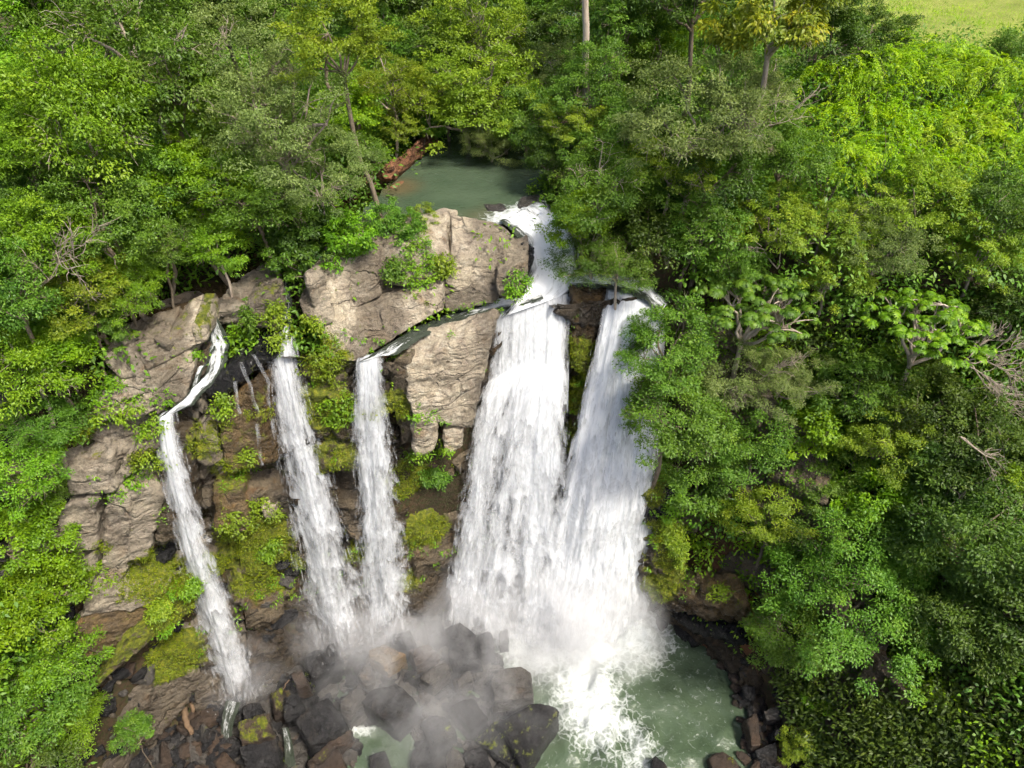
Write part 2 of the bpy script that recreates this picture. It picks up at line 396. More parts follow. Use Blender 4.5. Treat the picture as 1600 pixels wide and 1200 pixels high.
MOSS = [(pY(120, 690, 18.6), 1.0, .8), (pY(330, 690, 20.0), 1.2, .6), (pY(390, 660, 20.4), 1.6, .35), (pY(370, 740, 20.0), 1.4, .5), (pY(400, 860, 19.8), 2.0, 1), (pY(430, 910, 19.8), 1.8, 1),
        (pY(340, 900, 19.2), 1.4, .9), (pY(250, 900, 18.0), 1.6, .9), (pY(290, 960, 17.8), 1.8, 1), (pY(270, 1030, 17.4), 1.6, .85), (pY(510, 640, 21.4), 1.6, .7), (pY(520, 720, 21.2), 1.4, .55),
        (pY(610, 640, 22.0), 1.0, .9), (pY(640, 760, 22.4), 1.5, .9), (pY(665, 830, 22.6), 1.4, .95), (pY(640, 900, 22.6), 1.0, .7), (pY(900, 560, 25.6), 1.3, .8), (pY(905, 620, 25.2), 1.2, .95),
        (pY(900, 690, 25), 1.2, .7), (pY(1040, 830, 22.6), 1.1, .9), (pY(1035, 910, 22.3), 1.2, .9), (pY(1065, 880, 22), 1.4, .8), (pY(1010, 760, 23.6), 1.2, .8), (pY(1100, 900, 21), 1.6, .8),
        (pY(230, 730, 18.6), 0.8, .9), (pY(160, 860, 17.5), .5, .6), (pY(560, 870, 21.3), 1.0, .8), (pY(505, 560, 22), 1.2, .7)]
def cliff_masks(V):
    moss = blob_mask(V, MOSS) * 0.92 + 0.10
    fl = [(pY(265, 640, 20), pY(385, 1090, 17.9)), (pY(435, 540, 21.9), pY(540, 1010, 20)), (pY(575, 555, 21.6), pY(610, 980, 21.1)), (pY(820, 480, 25.8), pY(760, 960, 23.4)), (pY(970, 480, 26.4), pY(930, 960, 22.4))]
    wet = 0.97 * (1 - sstep(2.5, 6.5, V[:, 2] + fbm(V * 0.4, 3, 4) * 1.5))
    for (a, b), w in zip(fl, (1.0, 1.3, 1.1, 2.2, 2.8)):
        tt = np.clip((V[:, 2] - b[2]) / (a[2] - b[2]), 0, 1)
        wet = np.maximum(wet, 1 - sstep(w * 0.6, w * 1.15, np.abs(V[:, 0] - (b[0] + (a[0] - b[0]) * tt)) + fbm(V * 0.6, 3, 6) * 0.9))
    return {'moss': np.clip(moss, 0, 1.2), 'wet': np.clip(wet, 0, 1)}
ROCKS = []                                      # points of every rock face, for plants that cling to them
cliff = bpy.data.objects.new('cliff', None); C.objects.link(cliff); cliff['kind'] = 'structure'
for nm, a, b, mt, sd in (('rock_face', 0, 110, 'grey', 31), ('rock_face', 109, 212, 'brown', 47), ('rock_face', 211, 400, 'brown', 59)):
    V, F = cliff_strip(a, b, sd); ROCKS.append((V, vnormals(V, F)))
    link(nm, mesh_np(nm, V, F, M[mt], cliff_masks(V), True), cliff)

# ------------------------------------------------------------------ rock blocks
def cube_surface(n):
    """surface grid of a box with n = (a, b, c) cells: integer lattice points and quads"""
    idx, pts, F = {}, [], []
    def vid(p):
        if p not in idx: idx[p] = len(pts); pts.append(p)
        return idx[p]
    for ax in range(3):
        u, v = [(1, 2), (2, 0), (0, 1)][ax]
        for side in (0, n[ax]):
            for i in range(n[u]):
                for j in range(n[v]):
                    q = []
                    for di, dj in ((0, 0), (1, 0), (1, 1), (0, 1)):
                        p = [0, 0, 0]; p[ax] = side; p[u] = i + di; p[v] = j + dj
                        q.append(vid(tuple(p)))
                    F.append(q if side else q[::-1])
    return np.array(pts, float), np.array(F)
_cs = {}
def hexa(face, ext, cell=0.16, rnd=0.12, amp=0.1, seed=0, cuts=(), chips=5, taper=0.0, grain=1.0, grow=1.0):
    """rock block: four corners of one face (TL, TR, BR, BL) pushed along ext (one vector or four)"""
    face = np.asarray(face, float); ext = np.asarray(ext, float)
    face = face.mean(0) + (face - face.mean(0)) * grow
    ext = np.broadcast_to(ext, (4, 3))
    back = face + ext
    if taper: c = back.mean(0); back = back + (c - back) * taper
    ex = 0.5 * (np.linalg.norm(face[1] - face[0]) + np.linalg.norm(face[2] - face[3])); ey = 0.5 * (np.linalg.norm(face[3] - face[0]) + np.linalg.norm(face[2] - face[1])); ez = np.linalg.norm(ext.mean(0))
    n = tuple(int(np.clip(round(e / cell), 3, 46)) for e in (ex, ey, ez))
    if n not in _cs: _cs[n] = cube_surface(n)
    pts, F = _cs[n]
    half = np.array([ex, ey, ez]) / 2
    q = (pts / np.array(n) * 2 - 1) * half
    r = min(rnd, half.min() * 0.6)
    c = np.clip(q, -(half - r), half - r); d = q - c
    q = (c + norm(d) * r * (np.linalg.norm(d, axis=1, keepdims=True) > 1e-6)) / half
    a, b, w = (q[:, 0:1] + 1) / 2, (q[:, 1:2] + 1) / 2, (q[:, 2:3] + 1) / 2
    f = (1 - b) * ((1 - a) * face[0] + a * face[1]) + b * ((1 - a) * face[3] + a * face[2])
    g = (1 - b) * ((1 - a) * back[0] + a * back[1]) + b * ((1 - a) * back[3] + a * back[2])
    V = (1 - w) * f + w * g
    rs = np.random.RandomState(seed + 100)
    ctr = V.mean(0); cl = list(cuts)
    for _ in range(chips):
        nn = norm(rs.normal(size=3)); s = ((V - ctr) @ nn).max()
        cl.append((ctr + nn * s * rs.uniform(0.72, 0.93), nn))
    for p, nn in cl:
        nn = norm(np.asarray(nn, float)); h = (V - p) @ nn
        V = V - np.clip(h, 0, None)[:, None] * nn
    nrm = vnormals(V, F)
    if (nrm * (V - ctr)).sum() < 0: F = F[:, ::-1]; nrm = -nrm
    P = V + seed * 3.1
    qd = P + fbm(P * 0.7, 3, seed)[:, None] * 0.4
    f1, f2, idr, _ = voro(qd * 0.85 * grain, seed + 2)
    qb = qd.copy(); qb[:, 2] += 0.25 * qb[:, 0]
    g1, g2, idg, _ = voro(qb * np.array([0.9, 0.9, 3.2]) * grain, seed + 5)
    dsp = (idr - 0.5) * amp * 0.9 + (idg - 0.5) * amp * 1.3 - amp * 0.7 * (1 - sstep(0, 0.10, g2 - g1)) + fbm(P * 2.3, 4, seed + 3) * amp * 0.9 - amp * 0.5 * (1 - sstep(0, 0.07, f2 - f1))
    return V + nrm * dsp[:, None], F
def rock(name, label, face, ext, mat='pale', cat='rock', group=None, moss=0.0, wet=0.0, parent=None, blobs=None, **kw):
    V, F = hexa(face, ext, **kw)
    vn = vnormals(V, F); nz = vn[:, 2]; ROCKS.append((V, vn))
    mk = cliff_masks(V) if blobs is None else {'moss': blob_mask(V, blobs), 'wet': np.zeros(len(V))}
    ms = np.clip(mk['moss'] * (0.75 if blobs is None else 1.0) + moss * (0.4 + 0.6 * np.clip(nz, 0, 1)), 0, 1.2)
    wt = np.clip(np.maximum(wet, mk['wet'] * (0.8 if blobs is None else 1)), 0, 1)
    c = V.mean(0); c[2] = V[:, 2].min()
    o = link(name, mesh_np(name, V - c, F, M[mat], {'moss': ms, 'wet': wt}, True), parent, c)
    if parent is None: tag(o, label, cat, group)
    return o
def fY(*q): return [pY(*a) for a in q]
def fZ(*q): return [pZ(*a) for a in q]
LEDGE = 'pale blocks of the ledge between the pools'
for sd, lab, q, ex, mt, kw in (
        (3, 'domed pale cap stone of the ledge nearest the white cascade', ((694, 376, 25.9), (822, 388, 26.0), (812, 412, 25.6), (704, 428, 25.2)), [(0, 1.5, .6), (-1.3, 1.5, .55), (0, 2, 0), (0, 2, 0)], 'pale', dict(rnd=.3)),
        (4, 'pale layered block under the domed cap stone, over the runnel', ((700, 428, 25.2), (824, 398, 25.8), (816, 450, 25.3), (690, 462, 24.8)), (0, 2.0, .1), 'pale', dict(rnd=.14)),
        (14, 'dark damp underside block of the ledge at the head of the runnel', ((690, 455, 24.9), (778, 440, 25.3), (776, 474, 24.9), (698, 490, 24.5)), (0, 1.6, 0), 'grey', dict(rnd=.15, wet=.75)),
        (5, 'cracked pale block in the middle of the ledge behind the clinging bush', ((588, 398, 25.0), (696, 372, 25.8), (702, 430, 25.1), (592, 458, 24.3)), [(0, 1.6, .6), (0, 1.6, .6), (0, 2, 0), (0, 2, 0)], 'pale', dict(rnd=.16)),
        (6, 'long pale block at the upper left of the ledge below the dense bank bush', ((502, 428, 24.1), (592, 396, 25.0), (596, 462, 24.2), (536, 492, 23.5)), [(0, 1.6, .5), (0, 1.6, .6), (0, 2, 0), (0, 2, 0)], 'pale', dict(rnd=.16)),
        (8, 'broad smooth pale slab under the ledge crack, above the runnel', ((543, 494, 23.3), (684, 452, 24.5), (680, 490, 24.1), (572, 556, 22.5)), (0.1, 2.0, 0.1), 'pale', dict(rnd=.1, amp=.04)),
        (7, 'pale wedge closing the right end of the smooth slab', ((640, 462, 24.2), (692, 450, 24.6), (690, 488, 24.3), (645, 510, 23.6)), (0.1, 1.6, 0.1), 'pale', dict(rnd=.1, amp=.05)),
        (9, 'tall rounded lichened rock left of the smooth slab', ((498, 512, 22.9), (552, 492, 23.2), (576, 556, 22.3), (510, 590, 21.8)), (0, 1.8, 0.2), 'pale', dict(rnd=.25, moss=.12)),
        (10, 'narrow upright slab between the square end block and the long pale block', ((508, 445, 23.7), (545, 436, 24.0), (548, 492, 23.4), (514, 504, 23.1)), (0, 1.6, .3), 'pale', dict(rnd=.1, moss=.12)),
        (11, 'squarish brown-grey block at the near end of the ledge over the second waterfall', ((466, 472, 23.2), (512, 456, 23.5), (520, 505, 23.0), (484, 516, 22.7)), (0.1, 1.5, 0.25), 'grey', dict(rnd=.1))):
    a_ = dict(rnd=.15, amp=.06, cell=.11, moss=.05, chips=1, grow=1.05); a_.update(kw)
    rock('ledge_rock', lab, fY(*q), ex, mt, group=LEDGE, seed=sd, **a_)
rock('ledge_rock', 'small upright block tucked at the ledge end beside the cascade', fY((776, 425, 25.0), (822, 418, 25.0), (820, 468, 24.6), (774, 470, 24.6)), (0.1, 1.0, 0.35),
     'pale', group=LEDGE, seed=12, rnd=0.1, amp=0.06, cell=0.1)
rock('ledge_rock', 'dark rounded rock at the ledge tip washed by the cascade', fY((812, 392, 26.1), (838, 400, 26.1), (830, 430, 25.7), (815, 430, 25.7)), (0, 1.0, 0.1),
     'dark', group=LEDGE, seed=13, rnd=0.3, amp=0.05, cell=0.1, wet=0.5)
# the big buttress between the middle fall and the wide fall
rock('buttress_rock', 'big pale lichened buttress between the middle waterfall and the widest fall', fY((628, 572, 22.2), (772, 505, 23.4), (738, 676, 22.6), (645, 668, 21.6)), [(-0.2, 1.4, 0.5), (0.3, 1.0, 0.25), (0, 2.0, 0), (0, 2, 0)],
     'pale', seed=21, rnd=0.25, amp=0.1, cell=0.13, chips=2, moss=0.03)
rock('buttress_rock', 'narrow shaded flank slab of the buttress right beside the middle waterfall', fY((598, 566, 22.4), (640, 560, 22.3), (648, 700, 21.9), (628, 720, 22.2)), (0.5, 1.8, 0.1),
     'brown', seed=22, rnd=0.15, amp=0.08, cell=0.12, moss=0.25)  # shade of the left flank is put into the browner rock
rock('buttress_rock', 'smooth tan knob at the foot of the pale buttress above hanging ferns', fY((640, 645, 21.8), (686, 650, 21.9), (680, 712, 21.6), (642, 722, 21.5)), (0, 1.5, 0),
     'pale', seed=23, rnd=0.35, amp=0.06, cell=0.11)
rock('buttress_rock', 'small pale wedge under the buttress next to the widest fall', fY((690, 672, 22.2), (726, 668, 22.4), (722, 708, 22.2), (694, 716, 22.0)), (0, 1.2, 0),
     'pale', seed=24, rnd=0.15, amp=0.08, cell=0.1, moss=0.1)
rock('buttress_rock', 'tall wet brown rock rib standing between the widest fall and the right-hand fall', fY((893, 452, 26.0), (948, 448, 26.2), (922, 610, 25.3), (893, 600, 25.4)), (0, 1.6, 0.2),
     'ochre', seed=25, rnd=0.35, amp=0.14, cell=0.13, moss=0.12, wet=0.35)
rock('buttress_rock', 'narrow mossy rock rib below the brown one, wedged between two white falls', fY((892, 600, 25.3), (935, 590, 25.4), (905, 720, 24.8), (885, 715, 24.8)), (0, 1.5, 0),
     'brown', seed=26, rnd=0.3, amp=0.15, cell=0.13, moss=0.55, wet=0.3)
# left bank slabs
LB = 'slabs of the left bank beside the brown channel'
def bankY(a, b): return (a, b, 20.3 + (a - 160) * 0.0045 - (b - 560) * 0.011)
for sd, lab, q, mt, ms in (
        (31, 'weathered grey face block at the forest end of the left bank', ((160, 562), (214, 542), (230, 580), (188, 594)), 'grey', .05),
        (32, 'tan face block with moss lines in the middle of the left bank', ((216, 542), (260, 524), (266, 560), (230, 580)), 'pale', .18),
        (33, 'tan face block with an ochre moss stain left of the narrow cascade', ((262, 524), (299, 507), (304, 540), (268, 560)), 'pale', .3),
        (34, 'mossy corner block right beside the top of the narrow cascade', ((300, 507), (320, 500), (323, 532), (306, 542)), 'grey', .6),
        (35, 'grey lower face block above the orange wedge', ((178, 596), (232, 582), (238, 612), (182, 628)), 'grey', .05),
        (43, 'pale speckled lower face block in the middle of the left bank', ((234, 582), (292, 550), (300, 574), (240, 612)), 'pale', .1),
        (44, 'rounded brown block at the lower forest end of the left bank', ((142, 632), (178, 612), (198, 640), (152, 664)), 'grey', .05),
        (45, 'clean orange-tan wedge at the lower edge of the left bank', ((190, 642), (238, 612), (248, 640), (200, 658)), 'pale', .0),
        (36, 'tan angular slab touching the foot of the narrow cascade', ((256, 600), (302, 574), (290, 618), (262, 644)), 'grey', .05),
        (46, 'small grey block under the tan angular slab', ((236, 614), (258, 602), (262, 640), (244, 650)), 'grey', .05)):
    rock('bank_slab', lab, [pY(*bankY(*c)) for c in q], [(0, 1.6, .35)] * 2 + [(0, 1.8, 0)] * 2, mt, group=LB, seed=sd, rnd=.05, amp=.045, cell=.11, chips=1, moss=ms, grow=1.07)
rock('bank_slab', 'flat grey top slab at the near edge of the brown channel', fZ((238, 528, 19.75), (302, 484, 19.75), (318, 506, 19.6), (258, 540, 19.5)), (0, 0.3, -1.0),
     'grey', group=LB, seed=47, rnd=0.06, amp=0.04, cell=0.12, chips=1, grain=0.5)
rock('bank_slab', 'dark wet rounded rock splitting the narrow cascade', fY((284, 566, 21.1), (326, 548, 21.4), (322, 590, 21.0), (296, 604, 20.6)), (0, 1.1, 0.1),
     'brown', group=LB, seed=37, rnd=0.25, amp=0.06, cell=0.11, wet=0.7)
rock('bank_slab', 'stepped grey slabs between the brown channel and the dark cleft', fZ((375, 432, 19.9), (432, 400, 20.0), (436, 462, 19.7), (322, 492, 19.6)), (0, 0.4, -1.2),
     'grey', group=LB, seed=38, rnd=0.15, amp=0.12, cell=0.12, chips=2, grain=1.3)
rock('bank_slab', 'pale cut block with a mossy flank standing over the trickles', fY((384, 476, 22.5), (428, 465, 22.7), (440, 525, 22.2), (390, 530, 21.9)), (0.1, 1.2, 0.4),
     'grey', group=LB, seed=39, rnd=0.2, amp=0.08, cell=0.11, moss=0.35)
rock('bank_slab', 'dark wet ledge under the trickling water between the first two falls', fY((300, 618, 20.6), (428, 535, 21.6), (432, 560, 21.4), (310, 650, 20.2)), (0.1, 1.6, 0.2),
     'dark', group=LB, seed=40, rnd=0.2, amp=0.13, cell=0.13, wet=0.6, moss=0.1)
rock('bank_slab', 'ochre mossy wall panel streaked by trickles between the first two falls', fY((338, 642, 20.3), (420, 585, 21.1), (428, 740, 20.3), (352, 750, 19.8)), (0, 1.2, 0),
     'ochre', group=LB, seed=41, rnd=0.15, amp=0.09, cell=0.13, moss=0.10, wet=0.15)
rock('bank_slab', 'thin pale strip of rock at the forest edge behind the brown channel', fZ((248, 470, 19.9), (312, 448, 20.0), (314, 456, 19.8), (250, 480, 19.7)), (0, 0.3, -0.7),
     'grey', group=LB, seed=42, rnd=0.06, amp=0.04, cell=0.1)
# jointed wall left of the first fall
LW = 'jointed wall left of the first fall'
for sd, lab, q, mt, ms in (
        (51, 'grey fractured block high on the wall under the yellow ferns', ((98, 735, 18.2), (172, 712, 18.6), (182, 770, 18.2), (104, 778, 17.8)), 'grey', .05),
        (52, 'dark brown shaded wall panel at the forest edge', ((90, 790, 17.6), (150, 782, 18.0), (152, 872, 17.4), (88, 872, 17.0)), 'grey', .08),
        (53, 'tall pale jointed pillar in the middle of the wall', ((166, 770, 18.1), (208, 762, 18.4), (196, 900, 17.5), (150, 930, 17.1)), 'grey', .04),
        (54, 'pale pillar face with slanting cracks closest to the first fall', ((206, 752, 18.5), (262, 772, 18.9), (226, 880, 18.0), (192, 880, 17.7)), 'grey', .04),
        (55, 'leaning pale slab just below the yellow fern patch', ((186, 725, 18.6), (246, 668, 19.2), (250, 700, 19.1), (178, 768, 18.4)), 'grey', .05),
        (56, 'brown wedge block at the foot of the jointed wall', ((108, 890, 17.1), (150, 862, 17.4), (146, 925, 17.0), (112, 930, 16.8)), 'grey', .06),
        (57, 'warm brown broken block with a curved top at the wall foot', ((148, 918, 17.0), (196, 892, 17.6), (192, 930, 17.3), (146, 950, 16.9)), 'grey', .1),
        (58, 'small tan boulder among ferns at the forest edge', ((110, 672, 18.8), (140, 664, 19.0), (138, 694, 18.8), (112, 700, 18.6)), 'grey', .1),
        (59, 'dark wet panel directly behind the first fall', ((246, 670, 19.5), (300, 690, 19.6), (300, 860, 18.6), (240, 850, 18.4)), 'brown', .1),
        (60, 'tan angular face with an orange corner right of the first fall', ((300, 668, 19.9), (338, 690, 20.0), (340, 736, 19.7), (306, 722, 19.6)), 'grey', .1),
        (61, 'brown patchy block low between the first two falls', ((330, 766, 19.6), (380, 760, 19.9), (386, 830, 19.5), (336, 828, 19.2)), 'ochre', .15),
        (62, 'small tan cube beside the second fall', ((408, 788, 20.2), (432, 784, 20.4), (430, 812, 20.2), (410, 812, 20.0)), 'pale', .1),
        (63, 'tan square patch of wall above the dark wet scree', ((374, 942, 19.4), (412, 930, 19.8), (414, 968, 19.6), (378, 966, 19.3)), 'ochre', .1)):
    rock('wall_block', lab, fY(*q), (0, 1.2, 0.1), mt, group=LW, seed=sd, rnd=0.1, amp=0.1, cell=0.13, moss=ms, chips=4)
# banded shelf on the left
rock('rock_shelf', 'banded grey-brown overhanging ledge on the left wall', fY((128, 935, 16.4), (262, 915, 17.8), (255, 945, 17.4), (120, 975, 15.9)), (0.1, 1.8, 0.3), 'grey', seed=71, rnd=0.12, amp=0.13, cell=0.12, grain=1.4, moss=0.08)
rock('rock_shelf', 'reddish-brown layered earth ledge under the banded overhang', fY((116, 975, 15.9), (245, 948, 17.2), (205, 1010, 16.4), (112, 1050, 15.1)), (0.1, 1.8, 0.2), 'ochre', seed=72, rnd=0.15, amp=0.15, cell=0.12, grain=1.4, moss=0.12)
rock('rock_shelf', 'long yellow-green mossy ridge slanting down to the brown rubble', fY((205, 985, 16.4), (305, 905, 18.0), (300, 955, 17.6), (128, 1095, 14.6)), (0.2, 1.8, 0.2), 'brown', seed=73, rnd=0.3, amp=0.14, cell=0.13, moss=0.95)
rock('rock_shelf', 'mossy brown undercut wall below the slanting ridge', fY((215, 1035, 16.8), (345, 985, 18.3), (350, 1040, 17.9), (215, 1075, 16.9)), (0, 1.4, 0.2), 'brown', seed=74, rnd=0.3, amp=0.16, cell=0.13, moss=0.5, wet=0.3)
# right wall outcrops
for sd, lab, q, mt, ms in (
        (81, 'dark bulging rock with yellow moss patches right of the big fall', ((1004, 760, 23.2), (1058, 770, 22.7), (1050, 830, 22.4), (1000, 830, 22.7)), 'dark', .3),
        (82, 'brown mossy bulge at the foot of the right wall', ((996, 850, 22.6), (1062, 840, 22.0), (1070, 925, 21.7), (1000, 930, 22.2)), 'brown', .5),
        (83, 'reddish overhung earth bank above the green pool', ((1010, 928, 22.0), (1165, 945, 19.8), (1180, 985, 19.4), (1030, 958, 21.6)), 'ochre', .12),
        (84, 'black wet rock lip along the green pool edge', ((1040, 962, 21.6), (1165, 1000, 19.4), (1172, 1022, 19.1), (1080, 990, 20.8)), 'dark', .0)):
    rock('wall_outcrop', lab, fY(*q), (0.3, 1.8, 0.1), mt, seed=sd, rnd=0.35, amp=0.18, cell=0.14, moss=ms)
# stones along the upper pool
UP = 'stones at the upper pool'
for sd, lab, q, h, mt in (
        (91, 'two-toned pale stone lying in the upper pool', ((684, 326), (716, 327), (712, 336), (688, 335)), .5, 'pale'),
        (92, 'brown knob of rock between bushes at the pool edge', ((668, 342), (690, 340), (702, 362), (676, 366)), .9, 'grey'),
        (93, 'flat tan stone under the small shrub at the pool edge', ((640, 346), (668, 338), (672, 352), (646, 358)), .6, 'pale'),
        (94, 'tan stone showing behind the leafy bank bush', ((618, 340), (634, 338), (636, 350), (620, 352)), .5, 'pale'),
        (95, 'upright tan stone at the pool corner under the grey tree', ((536, 334), (550, 332), (552, 350), (538, 352)), .8, 'pale'),
        (96, 'dark flat rock just breaking the pool surface above the cascade', ((752, 316), (786, 318), (796, 330), (758, 328)), .5, 'slate'),
        (97, 'dark rock shelf on the far side of the cascade head', ((800, 312), (850, 296), (852, 312), (815, 326)), .5, 'slate'),
        (98, 'pale tumbled stone among roots at the forest corner of the ledge', ((488, 400), (528, 380), (534, 398), (496, 420)), .9, 'pale'),
        (99, 'brown stone with dry roots below the grey tree', ((470, 420), (500, 404), (506, 424), (478, 440)), .9, 'grey')):
    rock('pool_stone', lab, [pZ(a, b, {96: 20.98, 97: 21.02, 98: 20.9, 99: 20.9}.get(sd, 21.1)) for a, b in q], (0, 0.15, -h - 0.5), mt, group=UP, seed=sd, rnd=0.15, amp=0.07, cell=0.11, wet=0.4 if mt == 'slate' else 0, blobs=[])
rock('earth_bank', 'rust-red layered earth bank on the far left side of the upper pool', fZ((600, 262, 21.9), (672, 205, 21.9), (688, 222, 21.0), (606, 292, 21.0)), (-0.8, 0.8, -1.0), 'redearth', 'bank', seed=101, rnd=0.2, amp=0.16, cell=0.12, blobs=[], grain=1.3)
rock('earth_bank', 'low red clay tongue dipping into the upper pool', fZ((596, 290, 21.05), (640, 276, 21.0), (646, 292, 20.75), (604, 306, 20.75)), (-0.2, 0.2, -0.7), 'redearth', 'bank', seed=102, rnd=0.2, amp=0.06, cell=0.12, blobs=[])
